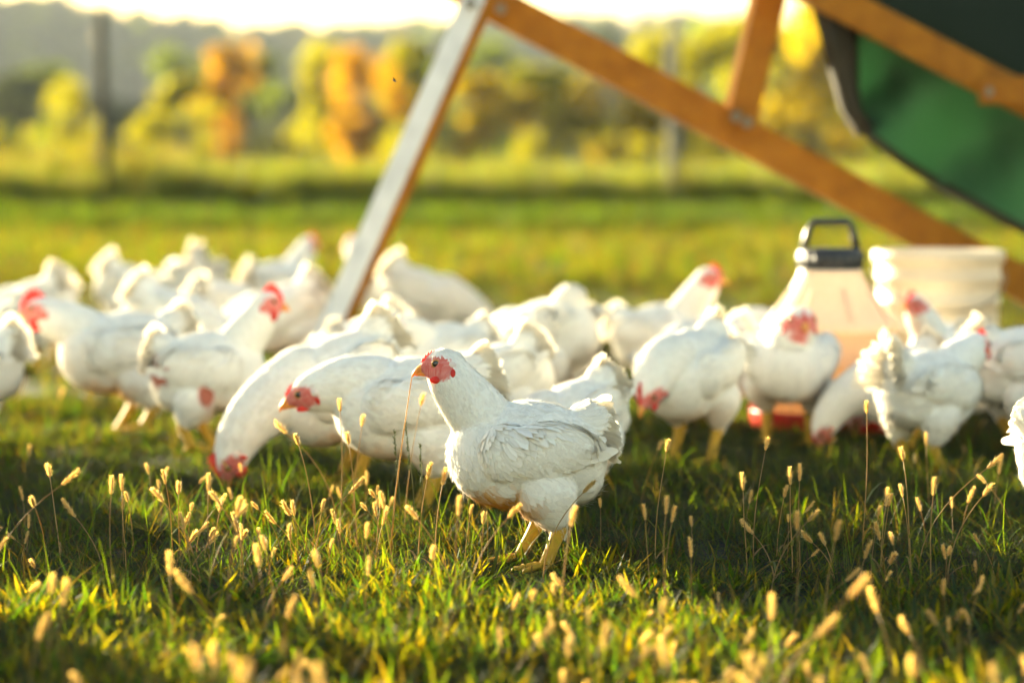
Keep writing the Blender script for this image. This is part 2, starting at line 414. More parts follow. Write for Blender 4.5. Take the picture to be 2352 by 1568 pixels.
# golden weeds on the left beyond the fence
r = np.random.default_rng(31); n = 150
gx = r.uniform(-8.0, -3.6, n); gy = r.uniform(23.6, 28, n)
scatter('golden_weeds', np.stack([gx, gy, gz(gx, gy)], 1), r.uniform(0, 6.28, n), r.normal(0, 0.1, n), r.uniform(0.5, 0.85, n), mats_gold,
        ('golden yellow weeds beyond the fence on the left', 'weeds'), 8)

# ------------------------------------------------------------------ hills and far woods
def hill(name, y0, depth, x0, x1, top_fn, mat):
    nxh, nyh = 90, 14
    X = np.linspace(x0, x1, nxh); Vh = []
    for j in range(nyh):
        t = j / (nyh - 1)
        for x in X:
            prof = math.sin(min(1, t * 1.25) * math.pi / 2)
            Vh.append((x, y0 + depth * t, -2 + (top_fn(x) + 2) * prof))
    Fh = [(j * nxh + i, j * nxh + i + 1, (j + 1) * nxh + i + 1, (j + 1) * nxh + i) for j in range(nyh - 1) for i in range(nxh - 1)]
    return tag(mesh_obj(name, Vh, Fh, mat, smooth=True), kind='structure')
def hill_top(x): return 21 + 5 * math.sin(x * 0.011 + 2.4) + 3 * math.sin(x * 0.029 + 0.3) + (6 if x < -60 else 0) * min(1, (-60 - x) / 60 if x < -60 else 0)
hill('hill', 420, 260, -700, 700, hill_top, M_HILL)

def crown_mesh(name, seed, nl=1700, leaf=0.46, lobes=12, squash=1.0):
    """unit crown: leaf clumps spread through overlapping lobes, uneven outline with gaps (about 1 wide, 1.3 tall, base at z=0)"""
    r = np.random.default_rng(seed); V = []; C = []
    cs = []
    for i in range(lobes):
        z = r.uniform(0.12, 1.15); rr = 0.42 * math.sin(math.pi * min(1, (z + 0.15) / 1.45)) ** 0.7
        a = r.uniform(0, 6.28); q = rr * r.uniform(0.3, 1.0)
        cs.append((q * math.cos(a), q * math.sin(a), z * squash, r.uniform(0.13, 0.24)))
    for i in range(nl):
        cx, cy_, cz, rad = cs[r.integers(lobes)]
        d = r.normal(size=3); d /= np.linalg.norm(d)
        p = np.array([cx, cy_, cz]) + d * rad * r.uniform(0.45, 1.08)
        nrm = d + r.normal(size=3) * 0.6; nrm /= np.linalg.norm(nrm)
        u = np.cross(nrm, r.normal(size=3)); u /= np.linalg.norm(u); v = np.cross(nrm, u)
        s = leaf * 0.1 * r.uniform(0.6, 1.4)
        V += [p - u * s, p - v * s * 0.55, p + u * s, p + v * s * 0.55]
        C += [np.ones(3) * r.uniform(0.6, 1.35)] * 4
    n = nl; loops = np.arange(4 * n); return fast_mesh(name, np.array(V), loops, np.full(n, 4), None, cols=np.array(C))

def mat_crown(name, col, tcol=(1.5, 1.3, 0.4), trans=0.42):
    m, nt, nd, lk, out = newmat(name)
    a = N(nd, 'ShaderNodeAttribute', attribute_name='tint')
    mx = N(nd, 'ShaderNodeMix', data_type='RGBA', blend_type='MULTIPLY'); mx.inputs['Factor'].default_value = 1
    mx.inputs['A'].default_value = (*col, 1); lk.new(a.outputs['Color'], mx.inputs['B'])
    df = N(nd, 'ShaderNodeBsdfDiffuse'); lk.new(mx.outputs['Result'], df.inputs['Color'])
    m2 = N(nd, 'ShaderNodeMix', data_type='RGBA', blend_type='MULTIPLY'); m2.inputs['Factor'].default_value = 1
    m2.inputs['B'].default_value = (*tcol, 1); lk.new(mx.outputs['Result'], m2.inputs['A'])
    tr = N(nd, 'ShaderNodeBsdfTranslucent'); lk.new(m2.outputs['Result'], tr.inputs['Color'])
    ms = N(nd, 'ShaderNodeMixShader'); ms.inputs['Fac'].default_value = trans
    lk.new(df.outputs[0], ms.inputs[1]); lk.new(tr.outputs[0], ms.inputs[2]); lk.new(ms.outputs[0], out.inputs['Surface'])
    return m
CROWN_M = {
    'dark': mat_crown('dark_green_leaves', (0.06, 0.08, 0.035), trans=0.3),
    'green': mat_crown('green_leaves', (0.08, 0.11, 0.015), tcol=(2.6, 2.4, 0.4), trans=0.55),
    'lime': mat_crown('yellow_green_leaves', (0.18, 0.178, 0.006), tcol=(2.4, 2.2, 0.25), trans=0.6),
    'yellow': mat_crown('yellow_leaves', (0.27, 0.215, 0.005), tcol=(2.0, 1.8, 0.2), trans=0.6),
    'orange': mat_crown('orange_leaves', (0.29, 0.185, 0.005), tcol=(1.9, 1.55, 0.2), trans=0.6),
    'grey': mat_crown('grey_green_leaves', (0.10, 0.11, 0.06), trans=0.3),
}
crowns = [crown_mesh(f'crown_source_{i}', 300 + i) for i in range(4)]
crown_data = [c.data for c in crowns]
for c in crowns: c.data.materials.append(M_HILL); source(c)
trunk_cache = []
for s_ in range(3):
    mb = MB(); rr = random.Random(s_)
    mb.tube([(0, 0, -0.3), (0.01, 0.0, 0.15), (0.02, 0.01, 0.45), (0.0, 0.02, 0.85)], [0.045, 0.032, 0.024, 0.008], 8)
    for k in range(6):
        a = rr.uniform(0, 6.28); z = rr.uniform(0.1, 0.6); l = rr.uniform(0.2, 0.36)
        mb.tube([(0.01, 0, z), (math.cos(a) * l * 0.6, math.sin(a) * l * 0.6, z + l * 0.45), (math.cos(a) * l, math.sin(a) * l, z + l * 0.95)], [0.014, 0.009, 0.003], 6)
    o = mb.build('trunk_source', M_BARK); source(o); trunk_cache.append(o.data)

def tree(px, top, wpx, Y, kind, label, seed=0, group='autumn trees at the far edge of the field', base_frac=0.14):
    X = (px - 1176) / FPX * Y; z0 = float(gz(X, Y)); ztop = at(px, top, Y).z
    H = ztop - z0; W = (1.95 if px > 1000 else 1.6) * wpx / FPX * Y; H *= 1.05
    t = empty('deciduous_tree', (X, Y, z0)); tag(t, label, 'tree', group)
    tr = bpy.data.objects.new('trunk', trunk_cache[seed % 3]); COL.objects.link(tr); tr.parent = t
    tr.scale = (W * 0.9, W * 0.9, H * 0.85)
    c = bpy.data.objects.new('crown', crown_data[seed % 4]); COL.objects.link(c); c.parent = t
    c.location = (0, 0, H * base_frac * 0.6); c.scale = (W * 1.02, W * 1.02, H * (1 - base_frac * 0.6) / 1.33); c.rotation_euler = (0, 0, seed * 1.7)
    c.material_slots[0].link = 'OBJECT'; c.material_slots[0].material = CROWN_M[kind]
    return t
# px, top, width, distance, kind, label
TREES = [
    (20, 165, 190, 120, 'dark', 'dark green tree at the far left edge of the wood'),
    (95, 150, 160, 135, 'green', 'green tree with a rounded top left of the dark fence post'),
    (165, 175, 80, 112, 'lime', 'small yellow green tree just left of the dark fence post'),
    (235, 215, 130, 130, 'dark', 'dark tree directly behind the dark fence post'),
    (330, 235, 120, 128, 'dark', 'low dark tree just right of the dark fence post'),
    (415, 175, 130, 115, 'lime', 'bright green sloping tree right of the dark fence post'),
    (380, 280, 150, 105, 'grey', 'low grey green bush under the bright green sloping tree'),
    (440, 105, 130, 170, 'green', 'tall olive tree behind the bright green sloping tree'),
    (515, 100, 120, 125, 'orange', 'orange yellow tree left of the middle of the left half'),
    (590, 120, 130, 130, 'green', 'olive green tree right of the orange yellow tree'),
    (540, 250, 150, 120, 'grey', 'shaded grey green tree below the orange yellow tree'),
    (650, 190, 150, 135, 'dark', 'shaded dark tree between the two orange trees'),
    (730, 190, 120, 128, 'dark', 'shaded dark tree left of the big orange tree'),
    (690, 280, 160, 110, 'grey', 'low shaded bush in the gap between the orange trees'),
    (770, 85, 100, 150, 'lime', 'yellow green tree top behind the big orange tree'),
    (850, 108, 130, 108, 'orange', 'big bright orange tree left of the whitewashed strut'),
    (835, 230, 110, 108, 'orange', 'low rust orange shrub under the big orange tree'),
    (930, 92, 160, 130, 'lime', 'olive yellow tree behind the whitewashed strut'),
    (1010, 150, 140, 135, 'green', 'green tree hidden partly by the whitewashed strut'),
    (1140, 95, 170, 170, 'green', 'blue green tree above the bright yellow tree'),
    (1130, 170, 150, 112, 'yellow', 'bright yellow tree just right of the whitewashed strut'),
    (1245, 150, 170, 120, 'lime', 'yellow olive tree under the sloping brown rail'),
    (1330, 220, 110, 126, 'grey', 'dark shaded tree in the gap between two yellow trees'),
    (1370, 60, 120, 260, 'dark', 'dark treetop standing above the hill skyline'),
    (1300, 300, 110, 108, 'grey', 'low brown grey shrub between two yellow trees'),
    (1425, 118, 140, 112, 'yellow', 'golden yellow tree left of the pale fence post'),
    (1500, 62, 150, 135, 'lime', 'olive tree behind the pale fence post'),
    (1600, 58, 160, 125, 'lime', 'yellow green tree right of the pale fence post'),
    (1690, 45, 140, 135, 'green', 'green tree behind the upright of the coop'),
    (1760, 30, 150, 130, 'lime', 'tall yellow green tree behind the brown upright of the coop'),
    (1850, -30, 160, 112, 'yellow', 'tall bright yellow tree between the upright and the tarp'),
    (1810, 150, 120, 108, 'grey', 'grey shaded shrub below the tall yellow tree'),
    (1960, 60, 160, 120, 'lime', 'yellow green tree mostly hidden by the green tarp'),
    (2080, 200, 190, 115, 'green', 'green tree seen under the hem of the tarp'),
    (2230, 230, 190, 118, 'green', 'green tree behind the right part of the tarp'),
    (2380, 200, 200, 122, 'lime', 'yellow green tree at the far right edge of the field'),
]
for i, (px, tp, w, Y, k, lab) in enumerate(TREES):
    if k in ('lime', 'yellow', 'orange'): Y = 72 + (i % 5) * 3.5      # the bright trees stand forward of the wood, in the sun
    tree(px, tp, w, Y, k, lab, i)
# low lit scrub at the foot of the wood, one mass
r = np.random.default_rng(41); n = 300
sx = r.uniform(-36, 36, n); sy = r.uniform(92, 135, n)
scrub_src = []
for i, k in enumerate(['grey', 'green', 'lime', 'lime']):
    me = crown_data[i].copy(); me.materials.clear(); me.materials.append(CROWN_M[k])
    o = bpy.data.objects.new(f'scrub_source_{k}_{i}', me); HIDDEN.objects.link(o); scrub_src.append(o)
lf_ = sx < -7
for nm, k_, src_, lab_ in (('scrub_edge', lf_, scrub_src[:3], 'low grey green scrub along the left foot of the wood'), ('sunlit_scrub', ~lf_, scrub_src[1:], 'low yellow green scrub along the foot of the wood')):
    m_ = int(k_.sum())
    scatter(nm, np.stack([sx, sy, gz(sx, sy) - 0.3], 1)[k_], r.uniform(0, 6.28, m_), r.normal(0, 0.05, m_), r.uniform(0.8, 2.0, m_), src_, (lab_, 'scrub'), 9)
# the wooded hillside reads as one mass
r = np.random.default_rng(42); n = 2200
hx = r.uniform(-330, 330, n); ht = r.uniform(0.02, 0.85, n)
hz = np.array([-2 + (hill_top(x) + 2) * math.sin(min(1, t * 1.25) * math.pi / 2) for x, t in zip(hx, ht)])
hill_src = []
for i, k in enumerate(['dark', 'grey', 'green', 'dark']):
    me = crown_data[i].copy(); me.materials.clear(); me.materials.append(CROWN_M[k])
    o = bpy.data.objects.new(f'hill_tree_source_{k}_{i}', me); HIDDEN.objects.link(o); hill_src.append(o)
scatter('hillside_wood', np.stack([hx, 420 + 260 * ht, hz - 1], 1), r.uniform(0, 6.28, n), r.normal(0, 0.03, n), r.uniform(7, 12, n), hill_src,
        ('grey green wood covering the far hillside', 'wood'), 10)

# ------------------------------------------------------------------ fence posts
def fence_post(px, ytop, Y, rad, lean, mat, label):
    b = on_ground(px, Y); h = at(px, ytop, Y).z - b.z
    mb = MB(); pts = []; rd = []
    for k in range(9):
        t = k / 8; pts.append((lean * t + 0.006 * math.sin(k * 1.9), 0.004 * math.cos(k), -0.25 + (h + 0.25) * t)); rd.append(rad * (1.05 - 0.12 * t + 0.03 * math.sin(k * 2.3)))
    mb.tube(pts, rd, 12); o = mb.build('fence_post', mat); o.location = b
    mb2 = MB(); mb2.tube([(lean - 0.0, 0, h), (lean, 0, h + 0.02)], [rad * 0.8, rad * 0.35], 12); mb2.build('weathered_top', mat, o)
    for z in (0.35, 0.7, 1.05, 1.4):
        m3 = MB(); m3.tube([(lean * z / h - rad * 0.5, -rad * 0.85, z), (lean * z / h, -rad * 1.6, z), (lean * z / h + rad * 0.5, -rad * 0.85, z)], 0.006, 5); m3.build('wire_clip', M_BARK, o)
    return tag(o, label, 'fence post', 'wooden posts of the pasture fence')
fence_post(251, 24, 23.3, 0.052, -0.05, M_POST, 'dark weathered wooden fence post standing alone on the left')
fence_post(1548, 78, 23.6, 0.060, -0.03, M_POSTP, 'pale grey fence post seen under the sloping brown rail')

# ------------------------------------------------------------------ the mobile coop frame on the right
coop = empty('field_coop', on_ground(1700, 8.2)); CO = Vector(coop.location)
tag(coop, 'open timber framed mobile coop with green tarp over its right end', 'coop')
def P(px, py, Y): return at(px, py, Y) - CO
def board(name, a, b, w, h, wdir, mat, parent=coop):
    mb = MB(); mb.beam(a, b, w, h, wdir); return mb.build(name, mat, parent, smooth=False)
# whitewashed strut: foot on the ground, leaning to the right
foot = on_ground(706, 8.0) - CO; top = P(1118, -40, 8.0)
tdir = (top - foot).normalized()
# its broad face looks to the left front, its narrow raw edge to the right front
wd = Vector((0.83, -0.56, 0.0)); wd = (wd - tdir * wd.dot(tdir)).normalized()
st = board('strut', foot - tdir * 0.08, top + tdir * 0.35, 0.098, 0.052, wd, M_WOOD)
hd = tdir.cross(wd)
side = hd if hd.y < 0 else -hd
def face_sheet(name, a, b, w, wdir, off, mat, parent):
    a = a + off; b = b + off; n = 14; Vv = []; Ff = []
    for i in range(n + 1):
        p = a + (b - a) * (i / n)
        for s in (-1, 1):
            for q in (0, 1): Vv.append(p + wdir * (s * w / 2) + off.normalized() * (0.0022 * q))
    for i in range(n):
        k = i * 4; m = k + 4
        Ff += [(k + 1, k + 3, m + 3, m + 1), (k, m, m + 2, k + 2), (k, k + 1, m + 1, m), (k + 3, k + 2, m + 2, m + 3)]
    return mesh_obj(name, Vv, Ff, mat, parent)
face_sheet('whitewash_coat', foot, top + tdir * 0.34, 0.091, wd, side * 0.0272, M_PAINT, st)
# long sloping rail
ra = P(1040, -42, 8.25); rb = P(2420, 690, 8.25); rdir = (rb - ra).normalized()
board('rail', ra - rdir * 0.5, rb + rdir * 0.55, 0.124, 0.045, Vector((0, 0, 1)), M_WOOD)
# upright standing on the rail
ua = P(1703, 290, 8.18); ub = P(1785, -60, 8.18)
up = board('upright', ua, ub + (ub - ua).normalized() * 0.3, 0.100, 0.05, Vector((1, -0.1, 0)), M_WOOD)
M_PALEW = mat_noise('sunlit_edge_lumber', (0.50, 0.36, 0.16), (0.66, 0.50, 0.26), scale=14, rough=0.75, bump=0.3, bump_dist=0.004)  # paler lumber: sunlight put into the colour
board('sunlit_edge', P(1676, 262, 8.32), P(1748, -60, 8.32), 0.045, 0.03, Vector((1, -0.1, 0)), M_PALEW)  # sunlit left edge of the upright, made as a separate pale strip
# rafter carrying the tarp
fa = P(1800, -58, 7.95); fb = P(2420, 262, 7.95); fdir = (fb - fa).normalized()
board('rafter', fa - fdir * 0.35, fb + fdir * 0.6, 0.106, 0.045, Vector((0, 0, 1)), M_WOOD)
board('cross_bar', P(2255, 210, 7.9), P(2480, 205, 7.7), 0.09, 0.045, Vector((0, 0, 1)), M_WOOD)
for (bx, by, bY) in [(1690, 268, 8.15), (1716, 282, 8.15), (1150, 22, 8.2), (1080, 10, 7.95), (2275, 212, 7.87)]:
    mb = MB(); c_ = P(bx, by, bY); mb.tube([c_ + Vector((0, 0.02, 0)), c_ + Vector((0, -0.02, 0))], 0.011, 6); mb.tube([c_ + Vector((0, -0.012, 0)), c_ + Vector((0, -0.0155, 0))], 0.019, 10); mb.build('bolt', M_POSTP, coop)
# green tarp: hangs behind the rafter down to a dark rope hem
M_TARP = mat_plain('green_tarp', (0.06, 0.12, 0.075), 0.6, 0.2, trans=0.55, tcol=(0.085, 0.18, 0.10))
M_HEM = mat_plain('dark_rope_hem', (0.035, 0.03, 0.02), 0.85, 0.2)
M_ROOF = mat_plain('dark_roof_tarp', (0.014, 0.022, 0.010), 0.8, 0.1, trans=0.15, tcol=(0.02, 0.04, 0.015))
hem_px = [(1893, -20), (1912, 90), (1938, 200), (1962, 268), (2002, 318), (2075, 372), (2160, 425), (2250, 475), (2352, 528), (2460, 585)]
top_px = [(1885, -30), (1920, 10), (1960, 30), (2000, 52), (2050, 80), (2110, 112), (2190, 155), (2270, 198), (2360, 246), (2470, 305)]
nt_, Vt, Ft = 15, [], []
for i in range(len(hem_px)):
    for j in range(nt_):
        t = j / (nt_ - 1)
        px = top_px[i][0] * (1 - t) + hem_px[i][0] * t; py = top_px[i][1] * (1 - t) + hem_px[i][1] * t
        fold = 0.09 * math.sin(i * 1.9 + t * 2.6) * (0.3 + t) + 0.06 * math.sin(i * 4.1 - t * 6.0) + 0.12 * math.sin(t * math.pi)
        Vt.append(P(px, py, 8.1 + fold))
for i in range(len(hem_px) - 1):
    for j in range(nt_ - 1): Ft.append((i * nt_ + j, i * nt_ + j + 1, (i + 1) * nt_ + j + 1, (i + 1) * nt_ + j))
tarp = mesh_obj('tarp', Vt, Ft, M_TARP, coop, smooth=True)
md = tarp.modifiers.new('subdivide', 'SUBSURF'); md.levels = 2; md.render_levels = 2
md = tarp.modifiers.new('thickness', 'SOLIDIFY'); md.thickness = 0.002
mb = MB(); mb.tube([Vector(Vt[i * nt_ + nt_ - 1]) + Vector((0, -0.01, 0)) for i in range(len(hem_px))], 0.016, 8); mb.build('rope', M_HEM, tarp)
# heavy folded edge of the tarp
Vf, Ff = [], []
edge = [((1868, -40), (1905, -40)), ((1885, 40), (1952, 45)), ((1908, 120), (1956, 120)), ((1930, 190), (1954, 200)), ((1948, 245), (1962, 262)), ((1985, 305), (1992, 308))]
for (l, rr_) in edge:
    for q in range(4):
        t = q / 3; Vf.append(P(l[0] * (1 - t) + rr_[0] * t, l[1] * (1 - t) + rr_[1] * t, 8.05 - 0.03 * math.sin(t * math.pi)))
for i in range(len(edge) - 1):
    for q in range(3): Ff.append((i * 4 + q, i * 4 + q + 1, i * 4 + q + 5, i * 4 + q + 4))
o = mesh_obj('folded_edge', Vf, Ff, M_HEM, tarp, smooth=True); md = o.modifiers.new('thickness', 'SOLIDIFY'); md.thickness = 0.03
# roof sheet rising behind the rafter
Vr = [];  Fr = []
for i in range(8):
    t = i / 7
    for j in range(6):
        q = j / 5
        Vr.append((fa - fdir * 0.05).lerp(fb + fdir * 0.6, t) + Vector((0.25 * q * 0, 0.05 + 0.9 * q, -0.02 + 0.75 * q + 0.02 * math.sin(i * 2 + j))))
for i in range(7):
    for j in range(5): Fr.append((i * 6 + j, i * 6 + j + 1, (i + 1) * 6 + j + 1, (i + 1) * 6 + j))
o = mesh_obj('roof_sheet', Vr, Fr, M_ROOF, coop, smooth=True); md = o.modifiers.new('thickness', 'SOLIDIFY'); md.thickness = 0.006

# ------------------------------------------------------------------ waterer and bucket
M_JUG = mat_plain('translucent_white_plastic', (0.82, 0.76, 0.66), 0.4, 0.4, trans=0.42, tcol=(0.98, 0.80, 0.55))
M_TANK = mat_plain('water_filled_plastic', (0.74, 0.58, 0.40), 0.4, 0.4, trans=0.4, tcol=(0.95, 0.62, 0.28))
M_BLACK = mat_plain('black_plastic', (0.02, 0.02, 0.023), 0.4, 0.5)
M_RED = mat_plain('red_plastic', (0.62, 0.02, 0.015), 0.4, 0.5, trans=0.15, tcol=(0.9, 0.04, 0.02))
M_BUCKET = mat_plain('white_bucket_plastic', (0.72, 0.64, 0.50), 0.45, 0.4, trans=0.18, tcol=(0.9, 0.75, 0.5))
wb = on_ground(1905, 6.75); w = empty('poultry_waterer', wb)
tag(w, 'tall white plastic bell waterer with black handle and red tray', 'waterer')
mb = MB(); mb.lathe([(0.14, 0.05), (0.168, 0.06), (0.172, 0.10), (0.172, 0.18), (0.178, 0.185), (0.178, 0.20), (0.172, 0.205), (0.173, 0.282)], 40)
tk = mb.build('water_tank', M_TANK, w); tk.scale = (1.07, 1.07, 1)
mb = MB(); mb.lathe([(0.173, 0.2825), (0.176, 0.290), (0.166, 0.312), (0.15, 0.33), (0.105, 0.40), (0.088, 0.43), (0.083, 0.445), (0.083, 0.455)], 40)
for k in range(8):
    a = k / 8 * 6.283 + 0.2; mb.tube([(0.168 * math.cos(a), 0.168 * math.sin(a), 0.309), (0.107 * math.cos(a), 0.107 * math.sin(a), 0.398)], 0.004, 5)
jg = mb.build('jug', M_JUG, w); jg.scale = (1.07, 1.07, 1)
mb = MB(); mb.lathe([(0.0, 0.44), (0.086, 0.445), (0.090, 0.455), (0.090, 0.500), (0.084, 0.508), (0.0, 0.512)], 32)
for k in range(20):
    a = k / 20 * 6.283; mb.tube([(0.09 * math.cos(a), 0.09 * math.sin(a), 0.458), (0.09 * math.cos(a), 0.09 * math.sin(a), 0.498)], 0.004, 4)
mb.build('cap', M_BLACK, w)
mb = MB(); mb.tube([(-0.078, 0, 0.49), (-0.062, 0, 0.555), (-0.05, 0, 0.582), (0.05, 0, 0.582), (0.062, 0, 0.555), (0.078, 0, 0.49)], 0.011, 8, flat=1.0, up=(0, 1, 0))
mb.build('handle', M_BLACK, w)
mb = MB(); mb.lathe([(0.0, 0.012), (0.18, 0.012), (0.212, 0.02), (0.222, 0.062), (0.228, 0.064), (0.228, 0.058), (0.218, 0.012), (0.20, 0.002), (0.0, 0.002)], 40)
mb.build('tray', M_RED, w)
bb = on_ground(2152, 7.35); b_ = empty('ribbed_bucket', bb)
tag(b_, 'big white ribbed plastic bucket with lid right of the waterer', 'bucket')
mb = MB(); mb.lathe([(0.0, 0.004), (0.165, 0.004), (0.170, 0.012), (0.180, 0.24), (0.186, 0.245), (0.186, 0.258), (0.181, 0.263), (0.183, 0.32), (0.190, 0.325), (0.190, 0.338), (0.184, 0.343), (0.186, 0.39), (0.193, 0.395), (0.193, 0.41), (0.187, 0.415), (0.188, 0.455)], 44)
mb.build('shell', M_BUCKET, b_)
mb = MB(); mb.lathe([(0.0, 0.482), (0.05, 0.484), (0.165, 0.478), (0.172, 0.487), (0.196, 0.487), (0.200, 0.482), (0.200, 0.452), (0.194, 0.448)], 44)
mb.build('lid', M_BUCKET, b_)
mb = MB(); mb.tube([(0.203 * math.cos(a), -0.203 * math.sin(a), 0.43 - 0.12 * math.sin(a)) for a in np.linspace(0, math.pi, 13)], 0.0028, 6); mb.build('wire_handle', M_POSTP, b_)

# ------------------------------------------------------------------ hens
_bm = bmesh.new(); bmesh.ops.create_icosphere(_bm, subdivisions=3, radius=1.0)
ICO_V = np.array([v.co[:] for v in _bm.verts]); _bm.verts.index_update()
ICO_F = np.array([[v.index for v in f.verts] for f in _bm.faces]); _bm.free()
def rot_y(a):  # nose-down positive for +x forward
    c, s = math.cos(a), math.sin(a); return np.array([[c, 0, s], [0, 1, 0], [-s, 0, c]])
def rot_z(a):
    c, s = math.cos(a), math.sin(a); return np.array([[c, -s, 0], [s, c, 0], [0, 0, 1]])
def unit(v): v = np.asarray(v, float); return v / np.linalg.norm(v)
def bez(p0, p1, p2, p3, t):
    t = np.asarray(t)[:, None]; return (1 - t) ** 3 * p0 + 3 * (1 - t) ** 2 * t * p1 + 3 * (1 - t) * t ** 2 * p2 + t ** 3 * p3

POSES = {   # head centre (eye height), head pitch, body pitch, start direction of the neck, direction in which the neck enters the head (head frame)
    'alert': dict(head=(0.180, 0, 0.381), hp=0, bp=0, n0=(0.55, 0, 0.85), nd=(-0.42, 0, -0.9)),
    'tall': dict(head=(0.165, 0, 0.40), hp=0, bp=-6, n0=(0.5, 0, 0.9), nd=(-0.4, 0, -0.9)),
    'mid': dict(head=(0.215, 0, 0.315), hp=6, bp=4, n0=(0.8, 0, 0.6), nd=(-0.75, 0, -0.65)),
    'low': dict(head=(0.222, 0, 0.238), hp=14, bp=5, nk=1.06, n0=(0.95, 0, 0.35), nd=(-0.95, 0, -0.05)),
    'down': dict(head=(0.215, 0, 0.170), hp=40, bp=12, nk=1.1, n0=(0.95, 0, 0.1), nd=(-0.95, 0, 0.15)),
    'peck': dict(head=(0.262, 0, 0.052), hp=66, bp=27, n0=(0.9, 0, -0.45), nd=(-0.95, 0, 0.10), nk=1.22),
}
SKIN = np.array([0.64, 0.10, 0.075]); WHITE = np.array([0.90, 0.868, 0.795])

